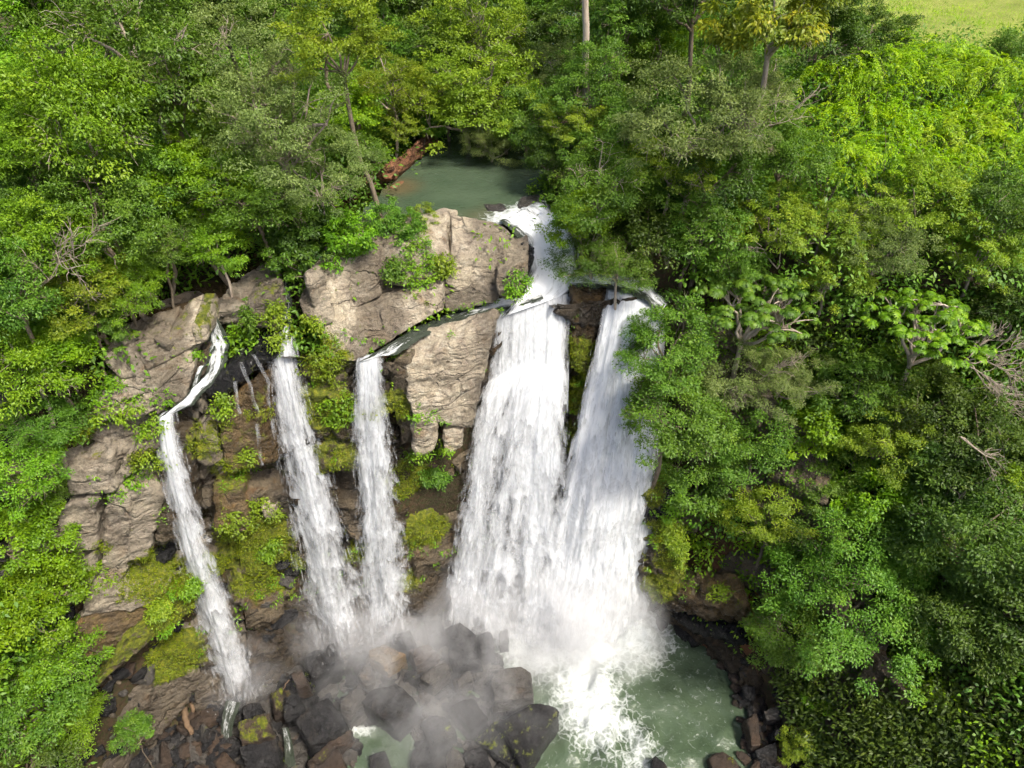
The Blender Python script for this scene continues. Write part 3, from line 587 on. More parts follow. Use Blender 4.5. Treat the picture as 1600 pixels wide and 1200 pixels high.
# ------------------------------------------------------------------ boulders at the foot of the falls
BG = 'boulders heaped below the falls'
BOULD = [  # top face corners in the photo, height of that face, block height, material, moss, label
    (((768, 1046), (826, 1038), (834, 1086), (772, 1094)), (1.9, 1.9, 1.6, 1.6), 2.2, 'dark', .0, 'squarish grey-brown boulder with a flat top at the edge of the white water', 'grey'),
    (((775, 1125), (848, 1086), (874, 1112), (818, 1200)), (2.0, 2.3, 1.9, 1.5), 2.6, 'dark', .28, 'big slanted slate boulder with an orange edge and moss beside the foaming pool', None),
    (((742, 1150), (780, 1118), (845, 1165), (815, 1212)), (1.2, 1.5, 1.2, .9), 2.0, 'dark', .42, 'green-spotted lower half of the slanted slate boulder heap', None),
    (((560, 1092), (612, 1056), (655, 1098), (620, 1140)), (1.7, 2.0, 1.6, 1.3), 2.0, 'dark', .0, 'broad dark slab boulder in the mist in the middle of the heap', None),
    (((528, 1096), (562, 1064), (577, 1078), (542, 1118)), (2.1, 2.3, 2.1, 1.8), 1.8, 'dark', .0, 'light grey oblong block standing in front of the dark slab', 'grey'),
    (((462, 1125), (512, 1082), (547, 1135), (486, 1165)), (2.3, 2.6, 2.2, 1.8), 2.6, 'dark', .06, 'large kite-shaped grey boulder with an ochre lower edge', None),
    (((478, 1186), (545, 1132), (548, 1148), (500, 1192)), (1.4, 1.7, 1.4, 1.2), 1.5, 'earth', .2, 'ochre ledge block under the kite-shaped boulder', None),
    (((372, 1128), (412, 1114), (430, 1148), (376, 1168)), (2.2, 2.4, 2.1, 1.8), 2.2, 'earth', .5, 'rounded boulder capped with yellow-green moss', None),
    (((376, 1168), (430, 1142), (438, 1195), (384, 1206)), (1.7, 1.9, 1.2, 1.0), 2.0, 'dark', .05, 'striped grey rock face below the mossy capped boulder', None),
    (((565, 1020), (600, 1008), (634, 1022), (604, 1044)), (1.5, 1.6, 1.5, 1.4), 1.6, 'ochre', .05, 'orange-brown boulder below the middle fall', None),
    (((636, 1010), (664, 1004), (684, 1018), (650, 1042)), (1.6, 1.7, 1.6, 1.4), 1.6, 'earth', .0, 'tan and grey boulder beside the orange-brown one', None),
    (((655, 1056), (696, 1030), (702, 1046), (676, 1072)), (1.5, 1.7, 1.5, 1.3), 1.4, 'dark', .0, 'light slate boulder pointing up to the buttress', 'grey'),
    (((706, 1056), (734, 1044), (740, 1060), (714, 1078)), (1.3, 1.4, 1.2, 1.0), 1.4, 'dark', .0, 'small pale-topped boulder half lost in mist', 'grey'),
    (((556, 1048), (578, 1032), (582, 1054), (568, 1066)), (1.7, 1.8, 1.6, 1.5), 1.4, 'dark', .0, 'grey upright block under the spray of the second fall', 'grey'),
    (((470, 1028), (500, 1006), (512, 1040), (490, 1062)), (1.9, 2.1, 1.8, 1.6), 1.8, 'dark', .0, 'dark olive boulder just left of the second fall', None),
    (((508, 1012), (526, 1002), (524, 1040), (510, 1046)), (2.2, 2.3, 1.9, 1.7), 1.8, 'dark', .0, 'black wet fin of rock at the foot of the second fall', None),
    (((454, 1052), (470, 1044), (480, 1066), (462, 1072)), (1.9, 2.0, 1.8, 1.7), 1.2, 'earth', .0, 'small rust-coloured block left of the heap', None),
    (((420, 1082), (442, 1072), (444, 1104), (424, 1114)), (1.8, 1.9, 1.7, 1.5), 1.4, 'earth', .45, 'greenish block between the first fall and the kite-shaped boulder', None),
    (((440, 1088), (466, 1078), (464, 1108), (442, 1120)), (1.9, 2.0, 1.7, 1.6), 1.4, 'dark', .2, 'dark rounded boulder with a green top beside the kite-shaped boulder', None),
    (((376, 1100), (404, 1092), (408, 1116), (382, 1126)), (1.9, 2.0, 1.8, 1.6), 1.5, 'dark', .05, 'black boulder taking the foot of the first fall', None),
    (((606, 992), (640, 985), (650, 1004), (615, 1012)), (1.9, 2.0, 1.8, 1.6), 1.6, 'dark', .0, 'dark block under the foot of the middle fall', None),
    (((690, 976), (726, 968), (744, 988), (716, 1010)), (2.0, 2.1, 1.9, 1.7), 1.8, 'dark', .0, 'dark wedge boulder at the left foot of the widest fall', None),
    (((744, 990), (766, 980), (776, 1012), (752, 1020)), (1.8, 2.0, 1.7, 1.5), 1.8, 'dark', .0, 'rounded dark boulder with water sliding past on both sides', None),
    (((780, 982), (792, 976), (794, 996), (782, 1000)), (1.5, 1.5, 1.2, 1.2), 1.4, 'dark', .0, 'small dark rock showing through the widest fall', None),
    (((700, 1012), (742, 1008), (752, 1036), (710, 1042)), (1.4, 1.5, 1.3, 1.2), 1.4, 'dark', .0, 'low dark boulder right above the small pale-topped one', None),
    (((660, 970), (688, 962), (698, 990), (668, 1000)), (1.7, 1.8, 1.6, 1.5), 1.6, 'dark', .0, 'dark boulder against the mossy wall between the falls', None),
    (((700, 1104), (738, 1088), (762, 1118), (732, 1146)), (1.3, 1.4, 1.2, 1.0), 1.6, 'dark', .08, 'tan-grey boulder in the mist left of the slate boulder', None),
    (((655, 1122), (700, 1112), (716, 1150), (672, 1168)), (.9, 1.0, .8, .7), 1.4, 'dark', .0, 'low misty boulder above the small dark pool', None),
    (((725, 1172), (756, 1160), (770, 1205), (730, 1215)), (.8, .9, .7, .6), 1.4, 'dark', .0, 'grey boulder at the frame bottom under the slate boulder', None),
    (((640, 1172), (690, 1160), (706, 1215), (640, 1222)), (.6, .7, .5, .4), 1.2, 'dark', .0, 'wet boulder in the small dark pool at the frame bottom', None),
    (((480, 1192), (528, 1170), (544, 1205), (490, 1216)), (1.0, 1.2, .9, .8), 1.2, 'earth', .12, 'tan-streaked boulder at the frame bottom under the ochre ledge', None),
    (((575, 1180), (600, 1172), (610, 1200), (580, 1206)), (.6, .7, .5, .4), 1.0, 'dark', .15, 'small dark stone in the quiet water at the bottom', None),
    (((1108, 1178), (1135, 1170), (1158, 1196), (1122, 1215)), (.7, .8, .6, .5), 1.4, 'earth', .0, 'pale-capped round boulder at the near right edge of the green pool', 'grey'),
    (((1018, 1182), (1030, 1178), (1046, 1202), (1022, 1212)), (.8, .8, .5, .5), 1.3, 'dark', .0, 'dark pointed rock standing in the green pool at the frame bottom', None),
    (((1166, 1120), (1184, 1112), (1192, 1160), (1176, 1166)), (1.1, 1.2, 1.0, .9), 1.4, 'earth', .0, 'upright brown slab on the right shore', None),
    (((1222, 1092), (1244, 1076), (1252, 1112), (1232, 1122)), (1.9, 2.1, 1.7, 1.5), 1.6, 'earth', .0, 'tall red-brown boulder leaning on the right shore', None),
    (((1196, 1108), (1220, 1104), (1224, 1120), (1200, 1124)), (1.2, 1.3, 1.1, 1.0), 1.1, 'dark', .0, 'grey ribbed stone on the right shore', 'grey'),
    (((1206, 1138), (1226, 1134), (1230, 1150), (1210, 1154)), (1.1, 1.1, 1.0, .9), 1.0, 'dark', .0, 'small brown-grey stone on the right shore', None),
    (((1180, 1172), (1212, 1158), (1216, 1190), (1190, 1204)), (.7, 1.1, .8, .4), 1.2, 'dark', .0, 'dark tilted block by the waterline on the right shore', None),
    (((1244, 1132), (1262, 1128), (1264, 1142), (1246, 1146)), (1.4, 1.4, 1.3, 1.2), .9, 'grey', .0, 'small light grey stone on the right shore', 'grey'),
    (((1244, 1162), (1266, 1158), (1268, 1180), (1248, 1184)), (1.2, 1.2, 1.0, 1.0), 1.0, 'earth', .0, 'tan round stone among shore weeds', None),
    (((1298, 1130), (1322, 1122), (1324, 1156), (1302, 1160)), (2.0, 2.0, 1.7, 1.7), 1.2, 'earth', .0, 'brown stone between leafy weeds on the right slope', None),
    (((1160, 1072), (1180, 1070), (1184, 1092), (1164, 1094)), (.8, .9, .6, .5), 1.2, 'dark', .0, 'black stone at the waterline below the leaning tree', None),
    (((1176, 1040), (1200, 1036), (1204, 1060), (1180, 1064)), (1.0, 1.2, .9, .7), 1.2, 'dark', .0, 'black wet rock under the big right-hand tree', None),
]
for i, (q, zs, h, mt, ms, lab, alt) in enumerate(BOULD):
    rock('boulder', lab, [pZ(a, b, z) for (a, b), z in zip(q, zs)], (0.0, 0.12, -h - 0.4), 'slate' if (alt and mt == 'dark') else mt, 'boulder', BG if i < 32 else 'boulders on the right shore', moss=ms, wet=0.0, seed=200 + i * 3,
         rnd=0.04, amp=0.06, cell=0.12, chips=8, blobs=[], taper=-0.12)

# ------------------------------------------------------------------ rubble between the boulders and on the shores
def rubble(name, label, poly, n, zr, size, mats, seed, keepout=None):
    rs = np.random.RandomState(seed); parts = {}
    P = []
    poly = np.array(poly); lo, hi = poly.min(0), poly.max(0)
    while len(P) < n:
        c = lo + rs.rand(400, 2) * (hi - lo); P += list(c[inside(c, poly) & (~inside(c, keepout) if keepout is not None else True)])
    P = np.array(P[:n]); z = np.maximum(terrain_z(P), zr)
    base = [hexa([(-1, 1, .6), (1, 1, .6), (1, -1, .6), (-1, -1, .6)], (0, 0, -1.2), cell=0.5, rnd=0.15, amp=0.16, seed=300 + j, chips=9) for j in range(8)]
    for mi, mt in enumerate(mats):
        acc = []
        for i in range(mi, n, len(mats)):
            V, F = base[rs.randint(8)]
            s = size[0] + (size[1] - size[0]) * rs.rand() ** 3
            a = rs.rand() * 6.3; tl = rs.normal() * 0.4
            m = Matrix.Rotation(a, 3, 'Z') @ Matrix.Rotation(tl, 3, 'X')
            acc.append((V * np.array([s * rs.uniform(.8, 1.6), s, s * rs.uniform(.5, 1.0)]) @ np.array(m).T + np.array([P[i][0], P[i][1], z[i] + s * 0.1]), F))
        V, F = merge(acc)
        o = link(name, mesh_np(name, V, F, M[mt], {'moss': np.full(len(V), .12), 'wet': np.zeros(len(V))}, True))
        tag(o, label + {'dark': ', the black wet stones', 'brown': ', the brown stones', 'slate': ', the grey stones', 'earth': ', the brown earthy stones', 'ochre': ', the rusty stones'}[mt], 'rubble', kind='stuff')
rubble('rubble', 'loose rubble heaped among boulders under the left falls', [pZ(a, b, .8)[:2] for a, b in [(130, 1110), (330, 1050), (420, 1000), (560, 985), (760, 965), (790, 1060), (800, 1230), (100, 1240)]], 1300, 0.05, (0.10, 0.55), ('dark', 'slate'), 5, [pZ(a, b, 0)[:2] for a, b in [(548, 1128), (600, 1138), (655, 1130), (650, 1215), (555, 1215)]])
rubble('rubble', 'earthy rubble slope at the foot of the left wall', [pZ(a, b, 1.2)[:2] for a, b in [(120, 1120), (220, 1065), (350, 1050), (370, 1240), (90, 1240)]], 500, 0.6, (0.08, 0.4), ('dark', 'earth'), 7)
rubble('rubble', 'loose stones strewn along the right shore of the pool', [pZ(a, b, .8)[:2] for a, b in [(1030, 960), (1150, 985), (1190, 1010), (1300, 1080), (1340, 1240), (1150, 1240), (1160, 1100), (1130, 1010)]], 420, 0.1, (0.08, 0.42), ('dark', 'earth'), 6)

# ------------------------------------------------------------------ water: pools
def water_mat(name, deep, shallow, wave):
    k = NT(name); P = k.pos()
    n1 = k.noise(P, 0.35, 4)
    col = k.mix(k.ramp(n1, (0.35, 0.0), (0.65, 1.0)), deep, shallow)
    col = k.mix(k.math('MULTIPLY', k.attr('bed'), 0.4), col, (0.13, 0.065, 0.025))
    f = k.attr('foam')
    fn = k.noise(P, 2.4, 9, 0.74, 1.0); fe = k.n('TexVoronoi', {'Vector': k.n('VectorMath', {0: P, 1: k.n('VectorMath', {0: k.n('TexNoise', {'Vector': P, 'Scale': 1.6, 'Detail': 5.0}, out=1), 'Scale': 0.9}, operation='SCALE')}, operation='ADD'), 'Scale': 2.3}, feature='DISTANCE_TO_EDGE')
    net = k.ramp(fe, (0.0, 1.0), (0.16, 0.0))
    fm = k.math('ADD', f, k.math('ADD', k.math('MULTIPLY', k.math('SUBTRACT', fn, 0.52), 1.35), k.math('MULTIPLY', net, 0.30)))
    fm = k.ramp(fm, (0.36, 0.0), (1.05, 0.95))
    col = k.mix(fm, col, (0.54, 0.57, 0.56))
    h = k.math('ADD', k.noise(P, 1.8, 6, 0.6, 0.6), k.math('MULTIPLY', k.noise(P, 7.0, 5, 0.6), 0.35))
    h = k.math('ADD', h, k.math('MULTIPLY', fm, 0.6))
    return k.done(k.bsdf(col, k.math('ADD', 0.10, k.math('MULTIPLY', fm, 0.7)), k.bump(h, wave, 0.15), 0.28))
M['pool'] = water_mat('green_pool_water', (0.042, 0.064, 0.036), (0.064, 0.090, 0.054), 0.42)
M['upper'] = water_mat('upper_pool_water', (0.040, 0.062, 0.036), (0.058, 0.082, 0.050), 0.25)
M['brownwater'] = water_mat('brown_channel_water', (0.030, 0.021, 0.012), (0.050, 0.034, 0.018), 0.06)

def sheet(name, x0, x1, y0, y1, z, st, mat, keep=None, foam=None, bed=None, amp=0.0):
    ax, ay = np.arange(x0, x1, st), np.arange(y0, y1, st)
    X, Y = np.meshgrid(ax, ay); P = np.stack([X.ravel(), Y.ravel(), np.full(X.size, z)], 1)
    f = foam(P) if foam else np.zeros(len(P)); b = bed(P) if bed else np.zeros(len(P))
    P[:, 2] += fbm(P * np.array([1.1, 1.1, 1]), 4, 17) * (amp * (0.15 + np.clip(f, 0, 1)))
    n = len(ax); ii = (np.arange(len(ay) - 1)[:, None] * n + np.arange(n - 1)[None]).ravel()
    F = np.stack([ii, ii + 1, ii + n + 1, ii + n], 1)
    if keep is not None:
        F = F[keep(P[F].mean(1))]
        u, inv = np.unique(F, return_inverse=True); P, f, b, F = P[u], f[u], b[u], inv.reshape(-1, 4)
    return mesh_np(name, P, F, mat, {'foam': f, 'bed': b}, True)
PL = [pZ(*q, 0)[:2] for q in [(830, 1000), (900, 1010), (985, 985)]]
PL2 = [pZ(*q, 0)[:2] for q in [(900, 1010), (930, 1120)]]
PL3 = [pZ(*q, 0)[:2] for q in [(870, 1120), (940, 1100), (985, 1140), (1010, 1200), (960, 1240)]]
def foam_low(P):
    q = P[:, :2]
    f = 1.20 - seg_dist(q, PL) * 0.36
    f = np.maximum(f, 1.12 - seg_dist(q, PL2) * 0.42)
    f = np.maximum(f, 0.62 - seg_dist(q, PL3) * 0.38)
    f = np.maximum(f, 0.95 - seg_dist(q, [pZ(548, 1142, 0)[:2], pZ(572, 1138, 0)[:2]]) * 1.8)
    f = np.maximum(f, 0.10 + 0 * f)
    return np.clip(f, 0, 0.98)
low = link('pool_water', sheet('pool_water', -19, 16, 6, 25.2, 0.0, 0.13, M['pool'], keep=lambda c: inside(c[:, :2], [(-20, -12), (-19, 6), (-17.5, 15), (-10, 21), (-3, 24.4), (6, 25.2), (9, 23.5), (13.6, 18.6), (14.6, 8), (15, -12)]), foam=foam_low, amp=0.85))
tag(low, 'milky green plunge pool below the falls', kind='structure')
fc = [pZ(*q, POOL_Z)[:2] for q in [(790, 340), (840, 322), (860, 330)]]
bedp = pZ(622, 292, POOL_Z)[:2]; bedq = [pZ(*q, POOL_Z)[:2] for q in [(560, 345), (640, 352), (720, 350), (770, 335)]]
upw = link('upper_pool_water', sheet('upper_pool_water', -14, 12, 24.5, 75, POOL_Z, 0.16, M['upper'], keep=lambda c: inside(c[:, :2], POOL) | (seg_dist(c[:, :2], RIVER) < 1.1),
            foam=lambda P: np.maximum(np.clip(1.0 - seg_dist(P[:, :2], fc) * 0.75, 0, 1), 0.9 - seg_dist(P[:, :2], [pZ(*q, POOL_Z)[:2] for q in [(770, 190), (820, 165)]]) * 0.5),
            bed=lambda P: np.maximum(1 - sstep(0.2, 1.6, np.linalg.norm(P[:, :2] - bedp, axis=1)), 0.55 * (1 - sstep(0.3, 1.5, seg_dist(P[:, :2], bedq))) * (0.5 + 0.5 * vnoise(P * 2, 3))), amp=0.05))
tag(upw, 'calm grey-green upper pool and the stream feeding it', kind='structure')
chw = link('channel_water', sheet('channel_water', -16, -3, 21, 29, CHAN_Z, 0.14, M['brownwater'], keep=lambda c: seg_dist(c[:, :2], CHAN) < 1.15, amp=0.03))
tag(chw, 'brown side channel behind the left bank slabs', kind='structure')

# ------------------------------------------------------------------ white water
k = NT('falling_water')
U = k.n('UVMap', uv_map='UVMap')
n1 = k.noise(k.scale(U, (1.7, 0.34, 1)), 1.0, 7, 0.70, 0.25); n2 = k.noise(k.scale(U, (6.0, 0.8, 1)), 1.0, 4, 0.65, 0.2); n3 = k.noise(k.scale(U, (0.9, 0.6, 1)), 1.0, 7, 0.68, 1.0)
a = k.math('ADD', k.attr('dens'), k.math('ADD', k.math('MULTIPLY', k.math('SUBTRACT', n1, 0.5), 2.1), k.math('ADD', k.math('MULTIPLY', k.math('SUBTRACT', n2, 0.5), 0.45), k.math('MULTIPLY', k.math('SUBTRACT', n3, 0.5), 2.3))))
alpha = k.n('MapRange', {'Value': a, 'From Min': -0.1, 'From Max': 1.2, 'To Min': 0.0, 'To Max': 0.95}, clamp=True)
nb = k.bump(k.math('ADD', n1, k.math('MULTIPLY', n3, 0.8)), 0.5, 0.35)
dif = k.n('BsdfDiffuse', {'Color': (0.80, 0.82, 0.84), 'Normal': nb}); trl = k.n('BsdfTranslucent', {'Color': (0.80, 0.82, 0.84)})
wsh = k.n('MixShader', {0: 0.30, 1: dif, 2: trl})
M['fall'] = k.done(k.n('MixShader', {0: alpha, 1: k.n('BsdfTransparent'), 2: wsh}))
k = NT('water_strands')
dif = k.n('BsdfDiffuse', {'Color': (0.82, 0.84, 0.86)}); trl = k.n('BsdfTranslucent', {'Color': (0.82, 0.84, 0.86)})
M['strand'] = k.done(k.n('MixShader', {0: 0.27, 1: k.n('BsdfTransparent'), 2: k.n('MixShader', {0: 0.4, 1: dif, 2: trl})}))
k = NT('rapids'); U = k.n('UVMap', uv_map='UVMap')
n1 = k.noise(k.scale(U, (3.2, 0.7, 1)), 1.0, 7, 0.7, 0.5); n2 = k.noise(k.scale(U, (9.0, 2.2, 1)), 1.0, 5, 0.7, 0.3)
f = k.math('ADD', k.attr('dens'), k.math('ADD', k.math('MULTIPLY', k.math('SUBTRACT', n1, 0.5), 1.7), k.math('MULTIPLY', k.math('SUBTRACT', n2, 0.5), 0.9)))
f = k.ramp(f, (0.25, 0.0), (0.75, 1.0))
f0 = f; col = k.mix(f, (0.032, 0.040, 0.028), (0.82, 0.84, 0.85))
eg = k.ramp(k.math('ADD', k.attr('edge'), k.math('MULTIPLY', k.math('SUBTRACT', n1, 0.5), 2.4)), (0.25, 0.0), (0.5, 1.0))
rsh = (k.bsdf(col, k.math('ADD', 0.12, k.math('MULTIPLY', f, 0.6)), k.bump(k.math('ADD', n1, k.math('MULTIPLY', n2, 0.4)), 0.7, 0.2), 0.25))
M['rapids'] = k.done(k.n('MixShader', {0: eg, 1: k.n('BsdfTransparent'), 2: rsh}))

def lerp_pts(pts, u):
    pts = np.asarray(pts, float); x = np.linspace(0, 1, len(pts))
    return np.stack([np.interp(u, x, pts[:, i]) for i in range(3)], -1)
def traj(lip, base, u, d, pw=0.55, kink=None):
    """water leaving the lip keeps its horizontal speed while it drops"""
    A, B = lerp_pts(lip, u), lerp_pts(base, u); e = np.asarray(d)[..., None]
    hd = (e ** pw)
    out = A + (B - A) * e
    out[..., :2] = (A + (B - A) * hd)[..., :2]
    out[..., 0] = (A + (B - A) * e ** 0.8)[..., 0]
    if kink is not None:                                              # first a slide down to a ledge, then the free drop
        dk, pts = kink; K_ = lerp_pts(pts, u); t1 = np.clip(np.asarray(d) / dk, 0, 1)[..., None]; t2 = np.clip((np.asarray(d) - dk) / (1 - dk), 0, 1)[..., None]
        low = K_ + (B - K_) * t2; low[..., :2] = (K_ + (B - K_) * t2 ** 0.7)[..., :2]
        out = np.where(t2 > 0, low, A + (K_ - A) * t1)
    return out
def waterfall(label, lip, base, layers=3, strands=3000, dens=0.75, seed=0, edge=0.16, spread=0.22, drift=0.35, gap=None, kink=None, vary=1.0):
    root = bpy.data.objects.new('waterfall', None); C.objects.link(root)
    lip = np.asarray(lip); base = np.asarray(base)
    c = base.mean(0); root.location = c
    tag(root, label, 'waterfall')
    rs = np.random.RandomState(seed)
    nu, nv = (60, 220) if strands < 5000 else (110, 260)
    W = np.linalg.norm(base[-1] - base[0]); H = lip.mean(0)[2] - base.mean(0)[2]
    outn = np.array([0, -1.0, 0])
    for l in range(layers):
        g = 0.06 * (l - (layers - 1) / 2)
        u, d = np.meshgrid(np.linspace(0, 1, nu), np.linspace(-0.05, 1, nv)); u, d = u.ravel(), d.ravel()
        back = np.clip(-d / 0.05, 0, 1); d = np.clip(d, 0, 1)          # the run-up behind the lip
        wv = fbm(np.stack([d * H * 0.30, d * 0 + l * 5, d * 0 + seed], 1), 3, seed + 70)
        V = traj(lip, base, 0.5 + (u - 0.5) * (1 + g + 0.38 * wv * vary * sstep(0, 0.2, d)), d, kink=kink)
        V += np.stack([0 * d, (0.9 if strands > 5000 else 0.25) * back + 0.12 * fbm(np.stack([u * W * 2.5, d * 0, d * 0 + seed], 1), 3, seed), (0.10 if strands > 5000 else 0.0) * back], 1)
        q = np.stack([u * W * 0.9 + l * 7, d * H * 0.22, np.full(len(u), l * 3.3 + seed)], 1)
        V = V + outn * ((fbm(q, 4, seed + l) * (0.2 + 0.9 * d) * drift + (l - (layers - 1) / 2) * 0.16) * (0.25 + 0.75 * np.sqrt(d)))[:, None]
        V[:, 0] += fbm(q * 1.3 + 5, 3, seed + 40 + l) * 0.30 * d
        ed = np.minimum(u, 1 - u) + fbm(np.stack([d * H * 0.5, u * 3, np.full(len(u), l + .5)], 1), 3, seed + 60 + l) * 0.10
        dn = dens * sstep(-0.02, edge, ed) * (0.72 + 0.28 * l / max(1, layers - 1)) + 0.14 * (1 - sstep(0, 0.16, d)) - 0.45 * (1 - sstep(0, edge * 0.9, ed))
        dn = dn - (0.7 if strands < 5000 else 0.15) * sstep(0.86, 1.0, d) * (0.6 + 0.8 * vnoise(q * 3, seed))
        # clots: bright head below, thinning tail above
        um, vm = u * W + fbm(q * 2.0, 3, seed + 80 + l) * 0.5, d * H
        for cw, cl, ca in ((0.38, 2.0, 0.5), (0.85, 3.8, 0.6)):
            ci = np.floor(um / cw).astype(np.int64); fx = um / cw - ci - 0.5
            ph = _h(ci, ci * 0 + l, ci * 0 + seed, 5); sp = 0.7 + 0.6 * _h(ci, ci * 0 + l, ci * 0 + seed, 6)
            saw = (vm + 1.4 * np.abs(fx) * cl * 0.35 + fbm(q * 3, 2, seed + 90) * 0.8) / (cl * sp) + ph; saw = saw - np.floor(saw)
            dn = dn + ca * (saw ** 1.6 - 0.42) * sstep(0.02, 0.25, d) * (1 - 2 * np.abs(fx) * 0.35)
        if kink is not None: dn = dn + 0.45 * np.exp(-((d - kink[0] - 0.02) / 0.05) ** 2)
        if gap is not None: dn = dn - gap(u, d)
        dn = dn - 0.8 * sstep(0.5, 1.0, back)
        ii = (np.arange(nv - 1)[:, None] * nu + np.arange(nu - 1)[None]).ravel()
        F = np.stack([ii, ii + 1, ii + nu + 1, ii + nu], 1)
        link('water_sheet', mesh_np('water_sheet', V - c, F, M['fall'], {'dens': dn}, True, np.stack([u * W + 13.7 * l + seed, d * H + 5.1 * l], 1)), root)
    # falling clots and filaments
    N = int(strands * 0.55)
    u = np.clip(0.5 + (rs.rand(N) - 0.5) * 0.86 + rs.normal(size=N) * 0.035, -0.02, 1.02)
    bunch = vnoise(np.stack([u * W * 1.6, rs.rand(N) * 0 + seed, rs.rand(N) * 2], 1), seed)
    d0 = rs.rand(N) ** 0.9
    keep = rs.rand(N) < 0.35 + bunch
    if gap is not None: keep &= rs.rand(N) > gap(u, d0) * 1.2
    u, d0 = u[keep], d0[keep]; N = len(u)
    ln = (0.35 + 0.9 * rs.rand(N) ** 2) * (0.5 + 0.8 * d0) / H; wd = (0.007 + 0.020 * rs.rand(N) ** 2) * (0.6 + 0.8 * d0)
    off = rs.normal(size=(N, 3)) * (spread * (0.25 + 0.9 * d0))[:, None] * np.array([0.8, 0.8, 0.4]) + outn * (0.14 + 0.25 * d0)[:, None]
    a0 = traj(lip, base, u, np.clip(d0, 0, 1), kink=kink) + off; a1 = traj(lip, base, u, np.clip(d0 + ln, 0, 1.0), kink=kink) + off
    mid = a0 * 0.4 + a1 * 0.6
    an = rs.rand(N) * 1.6 - 0.8; side = np.stack([np.cos(an), np.sin(an), 0 * an], 1) * wd[:, None]
    V = np.stack([a0, mid + side, a1, mid - side], 1).reshape(-1, 3)
    F = np.arange(4 * N).reshape(-1, 4)
    o = link('water_strands', mesh_np('water_strands', V - c, F, M['strand']), root); o['kind'] = 'stuff'
    # spray thrown up where the water lands
    N = int(strands * 0.5)
    u = rs.rand(N); p = lerp_pts(base, u)
    r = np.abs(rs.normal(size=N)) * (0.35 + 0.12 * W); th = rs.rand(N) * 6.28
    p = p + np.stack([np.cos(th) * r, np.sin(th) * r * 0.7 - 0.2 * r, np.abs(rs.normal(size=N)) * 0.55 * np.exp(-r * 0.4) + 0.05], 1)
    sz = 0.012 + 0.035 * rs.rand(N) ** 2
    e1 = norm(rs.normal(size=(N, 3))) * sz[:, None]; e2 = norm(rs.normal(size=(N, 3))) * sz[:, None]
    V = np.stack([p - e1, p - e2, p + e1, p + e2], 1).reshape(-1, 3)
    o = link('spray', mesh_np('spray', V - c, np.arange(4 * N).reshape(-1, 4), M['strand']), root); o['kind'] = 'stuff'
    return root
def wf(l, b): return [pZ(*q) for q in l], [pZ(*q) for q in b]
waterfall('narrow white waterfall farthest left, ending on the black rocks', *wf([(243, 653, 17.1), (278, 641, 17.2)], [(336, 1086, .9), (376, 1094, .9), (414, 1072, 1.1)]), strands=2600, dens=0.62, seed=1, edge=0.42, spread=0.16)
waterfall('second waterfall from the left, a long thin veil beside hanging ferns', *wf([(416, 542, 18.7), (462, 526, 18.8)], [(480, 996, 1.8), (540, 1018, 1.5), (598, 988, 1.7)]), strands=3800, dens=0.55, seed=2, edge=0.42, spread=0.2)
waterfall('middle waterfall dropping beside the pale buttress', *wf([(552, 568, 18.1), (600, 551, 18.2)], [(562, 990, 1.7), (608, 994, 1.7), (654, 976, 1.8)]), strands=3400, dens=0.58, seed=3, edge=0.38, spread=0.18)
def gap4(u, d):
    return 0.55 * np.exp(-((u - 0.66) / 0.05) ** 2) * sstep(0.45, 0.8, d) + 0.50 * np.exp(-((u - 0.36) / 0.11) ** 2) * sstep(0.20, 0.30, d) * (1 - 0.5 * sstep(0.5, 0.9, d)) + 0.55 * np.exp(-((u - 0.24) / 0.035) ** 2) * (1 - sstep(0.12, 0.18, d)) + 0.25 * np.exp(-((u - 0.55) / 0.05) ** 2) * sstep(0.2, 0.3, d)
wide = waterfall('widest white waterfall fanning out below the cascade', *wf([(774, 496, 18.1), (830, 474, 18.2), (892, 456, 18.3)], [(690, 968, 1.0), (765, 985, .8), (872, 1008, .2)]), strands=9000, dens=0.60, seed=4, edge=0.18, spread=0.3, gap=gap4, layers=5, drift=0.6, vary=0.3, kink=(0.18, [pY(762, 590, 24.9), pY(830, 562, 25.1), pY(888, 580, 25.2)]))
rightf = waterfall('broad white waterfall farthest right, thundering into the green pool', *wf([(946, 452, 18.3), (985, 458, 18.3), (1036, 486, 18.0)], [(822, 1002, .1), (915, 1012, 0), (1008, 968, .1)]), strands=6000, dens=1.0, seed=5, edge=0.18, spread=0.36, layers=5, drift=0.8, vary=0.3)

